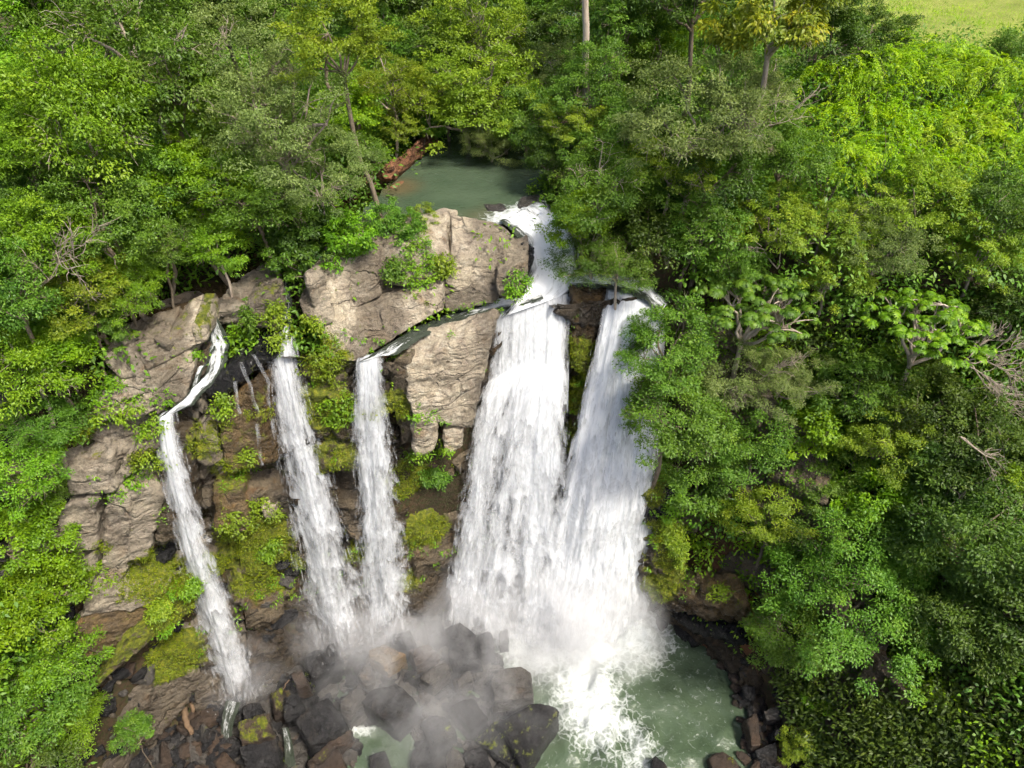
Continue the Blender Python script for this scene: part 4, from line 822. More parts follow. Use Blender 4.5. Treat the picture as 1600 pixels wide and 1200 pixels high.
def rapids(name, label, secs, seed=0, dens=0.7, amp=0.12, n=70, m=18, cat='cascade', uvs=1.0):
    A = polyline([pZ(*s[0]) for s in secs], n); B = polyline([pZ(*s[1]) for s in secs], n)
    ds = dens if np.isscalar(dens) else np.interp(np.linspace(0, 1, n), np.linspace(0, 1, len(dens)), dens)
    w = np.linspace(0, 1, m)
    V = (A[:, None] * (1 - w)[None, :, None] + B[:, None] * w[None, :, None])
    W = np.linalg.norm(A - B, axis=1).mean()
    Ln = np.concatenate([[0], np.cumsum(np.linalg.norm(np.diff((A + B) / 2, axis=0), axis=1))])
    V = V.reshape(-1, 3)
    uu = np.tile(w * W, n); vv = np.repeat(Ln, m)
    bul = np.tile(np.sin(w * math.pi) ** 0.6, n)
    endt = np.repeat(1 - sstep(0.75, 1.0, np.linspace(0, 1, n)), m)
    V[:, 2] += 0.02 + (0.04 + fbm(V * 1.6, 4, seed) * amp + bul * 0.10) * endt
    dn = np.broadcast_to(np.asarray(ds), (n,)); dn = np.repeat(dn, m) - 0.75 * (1 - np.tile(sstep(0, 0.3, np.minimum(w, 1 - w)), n))
    ii = (np.arange(n - 1)[:, None] * m + np.arange(m - 1)[None]).ravel()
    F = np.stack([ii, ii + 1, ii + m + 1, ii + m], 1)
    c = V.mean(0)
    o = link(name, mesh_np(name, V - c, F, M['rapids'], {'dens': dn, 'edge': np.tile(sstep(-0.05, 0.22, np.minimum(w, 1 - w)), n) * 1.3}, True, np.stack([uu + seed, vv], 1) * uvs), None, c)
    tag(o, label, cat)
    return o
rapids('cascade', 'foaming white cascade pouring from the upper pool past the ledge tip', [((770, 352, 20.95), (850, 312, 20.95)), ((800, 366, 20.75), (885, 335, 20.8)), ((818, 390, 20.0), (905, 368, 20.2)), ((826, 426, 19.1), (912, 412, 19.2)), ((806, 464, 18.45), (915, 440, 18.5)), ((778, 498, 18.15), (892, 458, 18.25))], 3, [0.4, 0.8, 1.0, 0.95, 0.85, 0.85], 0.3)
rapids('cascade', 'white stream curving round a dark rock to the head of the right-hand fall', [((890, 415, 19.2), (890, 452, 18.5)), ((945, 420, 18.9), (945, 456, 18.4)), ((1005, 434, 18.6), (985, 462, 18.3)), ((1046, 470, 18.3), (1030, 492, 18.0))], 4, [0.6, 0.5, 0.4, 0.5], 0.2)
rapids('side_channel', 'narrow grey-green runnel crossing under the ledge to the middle fall', [((838, 452, 18.42), (850, 472, 18.32)), ((770, 470, 18.3), (790, 486, 18.2)), ((700, 490, 18.2), (715, 510, 18.1)), ((648, 514, 18.15), (662, 532, 18.1)), ((604, 541, 18.12), (622, 556, 18.1)), ((556, 568, 18.15), (598, 556, 18.15))], 5, [0.6, 0.7, 0.25, -0.1, 0.2, 0.6], 0.08, cat='stream', uvs=1.6)
rapids('cascade', 'thin stepped cascade below the brown channel feeding the first fall', [((316, 500, 19.5), (340, 496, 19.5)), ((326, 545, 18.6), (362, 538, 18.6)), ((322, 585, 18.0), (352, 580, 18.0)), ((284, 628, 17.45), (304, 634, 17.3)), ((246, 654, 17.1), (275, 645, 17.1))], 6, [0.40, 0.5, 0.45, 0.55, 0.6], 0.14, uvs=1.9)
rapids('cascade', 'side strand of the thin cascade running left of the dark wet rock', [((330, 545, 18.7), (338, 545, 18.7)), ((308, 580, 18.1), (318, 582, 18.1)), ((296, 618, 17.6), (306, 620, 17.5))], 7, 0.4, 0.06, uvs=2.4)
rapids('cascade', 'white riffle below the first fall flowing between dark rocks', [((352, 1096, 1.3), (378, 1100, 1.3)), ((346, 1128, 1.0), (368, 1128, 1.0)), ((344, 1160, .7), (362, 1158, .7))], 8, 0.28, 0.16, uvs=2.6)
rapids('cascade', 'small white spill at the kite-shaped boulder', [((440, 1140, 1.2), (452, 1138, 1.2)), ((444, 1165, .6), (458, 1163, .6)), ((444, 1200, .3), (464, 1198, .3))], 9, [0.2, 0.35, -0.2], 0.08, uvs=2.6)
rapids('cascade', 'little spill under the dark cleft above the second fall', [((438, 448, 19.8), (452, 446, 19.8)), ((446, 478, 19.2), (458, 476, 19.2)), ((436, 505, 18.95), (456, 503, 18.95)), ((424, 540, 18.75), (456, 530, 18.75))], 10, [0.4, 0.2, 0.4, 0.6], 0.05, uvs=2.2)
for i, (p, lab) in enumerate((([(366, 590, 20.95), (372, 640, 20.45)], 'first'), ([(385, 560, 21.2), (412, 720, 20.2)], 'second'), ([(404, 548, 21.5), (440, 700, 20.6)], 'third'))):
    a = [pY(*q) for q in p]; a = polyline(a, 40); a[:, 1] -= 0.25
    w = np.array([0.06, 0.0, 0.0])
    V = np.stack([a - w, a + w + [0.02, 0, 0]], 1).reshape(-1, 3); V[:, 0] += np.repeat(fbm(np.c_[a[:, 2] * 0.9, a[:, 2] * 0 + i, a[:, 2] * 0], 3, i) * 0.3, 2)
    ii = np.arange(39) * 2; F = np.stack([ii, ii + 1, ii + 3, ii + 2], 1); c = V.mean(0)
    o = link('trickle', mesh_np('trickle', V - c, F, M['fall'], {'dens': np.full(len(V), 0.12)}, True, np.stack([np.tile([0, .2], 40), np.repeat(a[:, 2], 2)], 1)), None, c)
    tag(o, lab + ' thin trickle from the left on the ochre wall', 'trickle')

# ------------------------------------------------------------------ drifting spray at the foot of the falls
def mist_mat(dens):
  k = NT('spray_mist'); P = k.obj()
  g = k.n('TexGradient', {'Vector': P}, gradient_type='SPHERICAL', out=1)
  W_ = k.pos()
  nz = k.ramp(k.noise(k.scale(W_, (0.40, 0.40, 0.55)), 1.0, 4, 0.62, 0.7), (0.42, 0.0), (0.72, 1.0))
  den = k.math('MULTIPLY', k.math('MULTIPLY', k.ramp(g, (0.0, 0.0), (0.55, 1.0)), nz), dens)
  v = k.n('VolumePrincipled', {'Color': (0.99, 0.99, 1.0), 'Density': den, 'Anisotropy': 0.0})
  k.t.links.new(v, k.out.inputs['Volume']); return k.m
def mist(label, c, r, dens):
    import bmesh
    bm = bmesh.new(); bmesh.ops.create_icosphere(bm, subdivisions=3, radius=1.0)
    me = bpy.data.meshes.new('mist'); bm.to_mesh(me); bm.free(); me.materials.append(mist_mat(dens))
    o = link('mist', me, None, c); o.scale = r
    tag(o, label, 'mist', kind='stuff')
mist('drifting spray over the boulders below the middle and widest falls', pZ(690, 1060, 1.8), (8.0, 5.0, 3.6), 0.24)
mist('dense spray where the broad right-hand fall lands', pZ(900, 985, 1.6), (5.2, 3.2, 4.6), 1.0)
mist('thin spray at the foot of the second and middle falls', pZ(560, 970, 2.4), (4.6, 2.6, 3.6), 0.5)
mist('faint spray round the foot of the leftmost fall', pZ(375, 1050, 1.8), (2.4, 2.0, 3.2), 0.35)
mist('spray veil rising along the widest fall', pZ(770, 930, 2.6), (3.4, 2.2, 4.5), 0.4)

# ------------------------------------------------------------------ foliage
def leaf_quads(p, d, n, ln, wd, fold=0.25):
    d = norm(d); s = norm(np.cross(d, n)); n = np.cross(s, d)
    ln = np.broadcast_to(ln, (len(p),))[:, None]; wd = np.broadcast_to(wd, (len(p),))[:, None]
    m = p + d * ln * 0.45
    return np.stack([p, m + s * wd / 2 + n * wd * fold, p + d * ln - n * ln * 0.12, m - s * wd / 2 + n * wd * fold], 1).reshape(-1, 3)
def clump_leaves(rs, centres, out, cr, n, ln, wd, droop=0.25, flat=0.5, tint0=None):
    """n leaves round each clump centre; out = outward direction of each clump"""
    K = len(centres)
    cr = np.broadcast_to(cr, (K,))
    d2 = norm(rs.normal(size=(K, n, 3))); d2[..., 2] = np.where(rs.rand(K, n) < 0.8, np.abs(d2[..., 2]), d2[..., 2])
    rr = rs.rand(K, n, 1) ** 0.45
    # every clump is itself broken into sprays
    spr = norm(rs.normal(size=(K, 7, 3)) + np.array([0, 0, 0.5])); j = rs.randint(0, 7, size=(K, n))
    d2 = norm(d2 * 0.75 + spr[np.arange(K)[:, None], j] * 0.75)
    P = centres[:, None] + d2 * rr * cr[:, None, None] * np.array([1, 1, flat])
    up = np.array([0, 0, 1.0])
    nn = norm(up * 0.75 + d2 * 0.5 + out[:, None] * 0.35 + rs.normal(size=(K, n, 3)) * 0.34)
    dd = d2 * np.array([1, 1, 0.3]) + out[:, None] * 0.25 + rs.normal(size=(K, n, 3)) * 0.55 - up * droop
    l = ln * rs.uniform(0.65, 1.3, size=K * n); w = wd * rs.uniform(0.75, 1.25, size=K * n)
    V = leaf_quads(P.reshape(-1, 3), dd.reshape(-1, 3), nn.reshape(-1, 3), l, w)
    t0 = rs.normal(size=K) * 0.14 + 0.48 if tint0 is None else tint0
    t = np.clip(np.repeat(t0, n) + rs.normal(size=K * n) * 0.10, 0, 1)
    return V, t
def curve_pts(a, b, rs, bow=0.15, n=6, sag=0.0, wob=0.02):
    t = np.linspace(0, 1, n)[:, None]; L_ = np.linalg.norm(b - a)
    off = rs.normal(size=3) * bow * L_; off[2] = abs(off[2]) - sag * L_
    w = rs.normal(size=(n, 3)) * wob * L_; w[0] = 0; w[-1] = 0
    return a + (b - a) * t + off * (4 * t * (1 - t)) * 0.5 + w
def crown_points(rs, K, Rr, flat, lump, low=-0.25, inner=0.5):
    d = norm(rs.normal(size=(K * 4, 3))); d = d[d[:, 2] > low][:K]
    lp = 1 + lump * fbm(d * 1.7 + rs.rand(3) * 50, 3, rs.randint(999)) * 1.6
    r = (inner + (1 - inner) * rs.rand(len(d)) ** 0.5) * np.clip(lp, 0.45, 1.5)
    return d * r[:, None] * np.array([Rr, Rr, Rr * flat]), d
TREES = {}; LIMBS = {}
def make_tree(key, leaf, seed, Rr=3.5, Hc=6.0, flat=0.72, K=95, cr=0.85, n=130, ln=0.21, wd=0.095, droop=0.25, lump=0.55, bark='bark', tr=0.17, twigs=0.35, low=-0.5, trunk_show=0.0, cflat=0.55, limb_parts=False):
    rs = np.random.RandomState(seed)
    c, d = crown_points(rs, K, Rr, flat, lump, low)
    V, t = clump_leaves(rs, c, d, cr * rs.uniform(0.65, 1.25, size=len(c)), n, ln, wd, droop, cflat)
    V = V + np.array([0, 0, Hc])
    crown = mesh_np('crown', V, np.arange(len(V)).reshape(-1, 4), leaf, {'tint': np.repeat(t, 4)})
    # trunk, limbs and twigs
    fork = np.array([rs.normal() * 0.25, rs.normal() * 0.25, Hc - Rr * flat * 0.55])
    foot = np.array([rs.normal() * 0.4, rs.normal() * 0.4, -8.0])
    parts = [tube(curve_pts(foot, fork, rs, 0.05, 7), np.linspace(tr * 1.3, tr * 0.85, 7), 8)]
    cc = c + np.array([0, 0, Hc])
    order = rs.permutation(len(c)); nl = 7; joined = []; limbs = []
    for q in order[:nl]:
        p = curve_pts(fork - np.array([0, 0, rs.rand() * 0.6]), cc[q] * np.array([1, 1, 1]), rs, 0.16, 7)
        lp = parts if not limb_parts else []
        lp.append(tube(p, np.linspace(tr * 0.6, 0.03, 7), 6))
        if limb_parts: limbs.append(lp)
        joined.append(q)
        for z in order[nl:][np.argsort(np.linalg.norm(cc[order[nl:]] - p[4], axis=1))[:6]]:
            joined.append(z)
            lp.append(tube(curve_pts(p[4], cc[z], rs, 0.2, 5), np.linspace(tr * 0.24, 0.012, 5), 4))
    if twigs > 0:                                                     # bare grey twig ends that stick out of the leaves
        for q in joined[: int(len(c) * twigs)]:
            for _ in range(3):
                e = cc[q] + norm(d[q] * 0.9 + rs.normal(size=3) * 0.6) * cr * rs.uniform(0.7, 1.25)
                (limbs[min(joined.index(q) // 7, len(limbs) - 1)] if limb_parts else parts).append(tube(curve_pts(cc[q], e, rs, 0.25, 4), np.linspace(0.022, 0.008, 4), 3))
    V, F = merge(parts)
    TREES[key] = (crown, mesh_np('trunk', V, F, M[bark], smooth=True), Rr, Hc)
    LIMBS[key] = [mesh_np('limb', *merge(q), M[bark], smooth=True) for q in limbs]
def frond_tree(key, leaf, seed, Rr=2.6, Hc=2.6, fronds=150, lf=26, ln=0.30, wd=0.062, flat=0.75, flen=1.1):
    """arching feathery sprays, like bamboo or tree fern tips"""
    rs = np.random.RandomState(seed)
    c, d = crown_points(rs, fronds, Rr, flat, 0.6, -0.1, 0.55)
    az = np.arctan2(d[:, 1], d[:, 0]) + rs.normal(size=len(c)) * 0.7
    h = np.stack([np.cos(az), np.sin(az), 0 * az], 1)
    s = np.linspace(0.05, 1, lf)
    L_ = flen * rs.uniform(0.7, 1.4, size=len(c))
    P = c[:, None] + h[:, None] * (s * 1.0)[None, :, None] * L_[:, None, None] + np.array([0, 0, 1.0]) * ((0.45 * s - 0.85 * s ** 2)[None, :, None] * L_[:, None, None])
    tan = norm(h[:, None] + np.array([0, 0, 1.0]) * (0.45 - 1.7 * s)[None, :, None])
    sd = np.cross(tan, np.array([0, 0, 1.0])); sg = np.where(np.arange(lf) % 2, 1.0, -1.0)[None, :, None]
    dd = norm(sd * sg * 0.8 + tan * 0.75 + rs.normal(size=P.shape) * 0.25)
    nn = norm(np.array([0, 0, 1.0]) + tan * 0.3 + rs.normal(size=P.shape) * 0.35)
    N = P.reshape(-1, 3); l = ln * np.tile(1.15 - 0.6 * s, len(c)) * rs.uniform(0.8, 1.2, size=len(N))
    V = leaf_quads(N, dd.reshape(-1, 3), nn.reshape(-1, 3), l, wd)
    t = np.clip(np.repeat(rs.normal(size=len(c)) * 0.16 + 0.5, lf) + np.tile(s - 0.5, len(c)) * 0.25 + rs.normal(size=len(N)) * 0.1, 0, 1)
    V = V + np.array([0, 0, Hc])
    crown = mesh_np('crown', V, np.arange(len(V)).reshape(-1, 4), leaf, {'tint': np.repeat(t, 4)})
    parts = []
    for q in rs.permutation(len(c))[:14]:
        p = curve_pts(np.array([rs.normal() * 0.4, rs.normal() * 0.4, -2.0]), c[q] + np.array([0, 0, Hc]), rs, 0.1, 6)
        parts.append(tube(p, np.linspace(0.05, 0.015, 6), 5))
    V, F = merge(parts)
    TREES[key] = (crown, mesh_np('trunk', V, F, M['bark'], smooth=True), Rr, Hc)
def parasol_tree(key, leaf, seed, Rr=3.0, Hc=6.0):
    """open crown of pale candelabra branches with whorls of big palmate leaves"""
    rs = np.random.RandomState(seed); up = np.array([0, 0, 1.0])
    K = 95
    a = rs.rand(K) * 6.283; r = Rr * np.sqrt(rs.rand(K)) ; z = 0.55 * np.sqrt(np.clip(1 - (r / Rr) ** 2, 0, 1)) * Rr * 0.7 + rs.normal(size=K) * 0.25
    c = np.stack([np.cos(a) * r, np.sin(a) * r, z], 1)
    VV, tt = [], []
    for q in range(K):
        nlf = rs.randint(6, 10)
        for i in range(nlf):
            az = 6.283 * i / nlf + rs.rand() * 0.5; pl = rs.uniform(0.12, 0.32)
            hc = c[q] + np.array([math.cos(az), math.sin(az), rs.uniform(-0.15, 0.35)]) * pl
            nl = 9; an = np.arange(nl) / nl * 6.283 + rs.rand()
            nrm = norm(up + 0.55 * np.array([math.cos(az), math.sin(az), 0]) + rs.normal(size=3) * 0.15)
            e1 = norm(np.cross(nrm, [0.3, 0.9, 0.1])); e2 = np.cross(nrm, e1)
            d = np.cos(an)[:, None] * e1 + np.sin(an)[:, None] * e2 - 0.25 * nrm
            sz = rs.uniform(0.14, 0.25)
            VV.append(leaf_quads(np.repeat(hc[None], nl, 0), d, np.repeat(nrm[None], nl, 0), sz, sz * 0.42)); tt.append(np.full(nl, np.clip(rs.normal() * 0.2 + 0.5, 0, 1)))
    V = np.concatenate(VV) + np.array([0, 0, Hc]); t = np.concatenate(tt)
    crown = mesh_np('crown', V, np.arange(len(V)).reshape(-1, 4), leaf, {'tint': np.repeat(t, 4)})
    fork = np.array([0, 0, Hc - 1.9]); parts = [tube(curve_pts(np.array([0.3, 0, -3.0]), fork, rs, 0.05, 7), np.linspace(0.17, 0.12, 7), 8)]
    cc = c + np.array([0, 0, Hc]); limbs = []
    for q in rs.permutation(K)[:9]:
        p = curve_pts(fork, cc[q], rs, 0.18, 8); limbs.append([tube(p, np.linspace(0.10, 0.03, 8), 6)])
        for z in np.argsort(np.linalg.norm(cc - p[4], axis=1))[:8]:
            limbs[-1].append(tube(curve_pts(p[5 - (z % 2)], cc[z], rs, 0.15, 5), np.linspace(0.045, 0.02, 5), 5))
    V, F = merge(parts)
    TREES[key] = (crown, mesh_np('trunk', V, F, M['bark_pale'], smooth=True), Rr, Hc)
    LIMBS[key] = [mesh_np('limb', *merge(q), M['bark_pale'], smooth=True) for q in limbs]

make_tree('light1', L['light'], 11, flat=0.76, K=97, cr=1.0, n=160, ln=0.22, wd=0.10, droop=0.3, bark='bark_pale', cflat=0.51)
make_tree('light2', L['light'], 12, flat=0.85, K=109, cr=0.9, n=150, ln=0.20, wd=0.095, droop=0.25)
make_tree('bright1', L['bright'], 13, flat=0.92, K=103, cr=0.85, n=150, ln=0.23, wd=0.12, droop=0.2, twigs=0.1)
make_tree('bright2', L['bright'], 14, flat=0.98, K=80, cr=0.95, n=95, ln=0.34, wd=0.18, droop=0.3, twigs=0.05)
make_tree('mid1', L['mid'], 15, flat=0.92, K=109, cr=0.9, n=150, ln=0.20, wd=0.09)
make_tree('mid2', L['mid'], 16, flat=1.00, K=103, cr=0.95, n=130, ln=0.25, wd=0.11, droop=0.55)
make_tree('mid3', L['mid'], 17, flat=0.76, K=92, cr=1.0, n=180, ln=0.16, wd=0.075, lump=0.75, bark='bark_pale')
make_tree('dark1', L['dark'], 18, flat=0.98, K=103, cr=0.9, n=140, ln=0.22, wd=0.10, twigs=0.1)
make_tree('dark2', L['dark'], 19, flat=0.92, K=92, cr=0.95, n=110, ln=0.28, wd=0.13, droop=0.4, twigs=0.1)
make_tree('olive1', L['olive'], 20, limb_parts=True, flat=0.88, K=126, cr=0.75, n=170, ln=0.15, wd=0.06, bark='twig', twigs=0.8, lump=0.7)
make_tree('olive2', L['olive'], 21, limb_parts=True, flat=0.76, K=114, cr=0.8, n=180, ln=0.14, wd=0.06, bark='twig', twigs=0.9, lump=0.8, droop=0.4)
make_tree('sun1', L['sun'], 22, flat=0.92, K=103, cr=0.8, n=150, ln=0.19, wd=0.09, twigs=0.3, lump=0.7)
make_tree('sun2', L['sun'], 23, flat=0.79, K=109, cr=0.75, n=160, ln=0.17, wd=0.08, twigs=0.5, lump=0.75, bark='twig')
make_tree('gold1', L['gold'], 24, limb_parts=True, flat=0.85, K=86, cr=0.85, n=105, ln=0.32, wd=0.13, droop=0.6, bark='bark_pale', twigs=0.3, Hc=6.5)
frond_tree('lime1', L['lime'], 25); frond_tree('lime2', L['lime'], 26, fronds=170, flat=0.73); frond_tree('fern1', L['bright'], 27, fronds=110, Rr=2.0, Hc=1.8)
parasol_tree('cec1', L['mid'], 28); parasol_tree('cec2', L['light'], 29)
make_tree('big1', L['mid'], 34, limb_parts=True, Rr=5.0, Hc=7.5, flat=0.75, K=210, cr=0.85, n=150, ln=0.18, wd=0.085, droop=0.25, lump=0.6, twigs=0.12, tr=0.24)
for bk, bl, bs, bln in (('bush1', 'mid', 30, .17), ('bush2', 'light', 31, .17), ('bush3', 'sun', 32, .14), ('bush4', 'dark', 33, .2)):
    make_tree(bk, L[bl], bs, Rr=1.6, Hc=0.45, low=-0.9, flat=0.8, K=80, cr=0.4, n=75, ln=bln, wd=bln * 0.45, tr=0.04, twigs=0.08, lump=0.9, droop=0.45)

_ray_t = np.concatenate([np.arange(12, 50, 0.12), np.arange(50, 200, 0.5)])
def on_canopy(px, py, h):
    """first place along the sight line through a photo pixel where something h metres above the ground stands"""
    d = ray(px, py); P = np.array([0, 0, CAM_Z]) + d[None] * _ray_t[:, None]
    g = terrain_z(P[:, :2])
    k_ = np.argmax(P[:, 2] <= g + h)
    return P[k_], g[k_]
_rt = np.random.RandomState(77)
def plant(key, px, py, rpx, h, label, name, cat, group, at=None, yaw=None, wall=False):
    crown, trunk, Rr, Hc = TREES[key]
    p, g = on_canopy(px, py, h) if at is None else (np.asarray(at), at[2] - h)
    r = rpx * 1.12 * depth_of(p) / FPX
    s = r / Rr
    root = bpy.data.objects.new(name, None); C.objects.link(root)
    sz = float(np.clip(h / (Hc * s), 0.6, 2.2)) if Hc > 2 else 1.0
    root.location = (p[0], p[1], p[2] - Hc * s)
    root.rotation_euler = (_rt.normal() * 0.06, _rt.normal() * 0.06, _rt.rand() * 6.28 if yaw is None else yaw)
    root.scale = (s, s * _rt.uniform(0.9, 1.1), s * _rt.uniform(0.9, 1.12))
    if wall: root.rotation_euler = (0.25, 0, _rt.uniform(-0.3, 0.3) + math.pi * _rt.randint(2)); root.scale = (s * 1.05, s * 0.55, s * 1.15)
    tk = link('trunk', trunk, root); link('crown', crown, root)
    for lm in LIMBS.get(key, ()): link('limb', lm, tk)
    tag(root, label, cat, group)
    return root

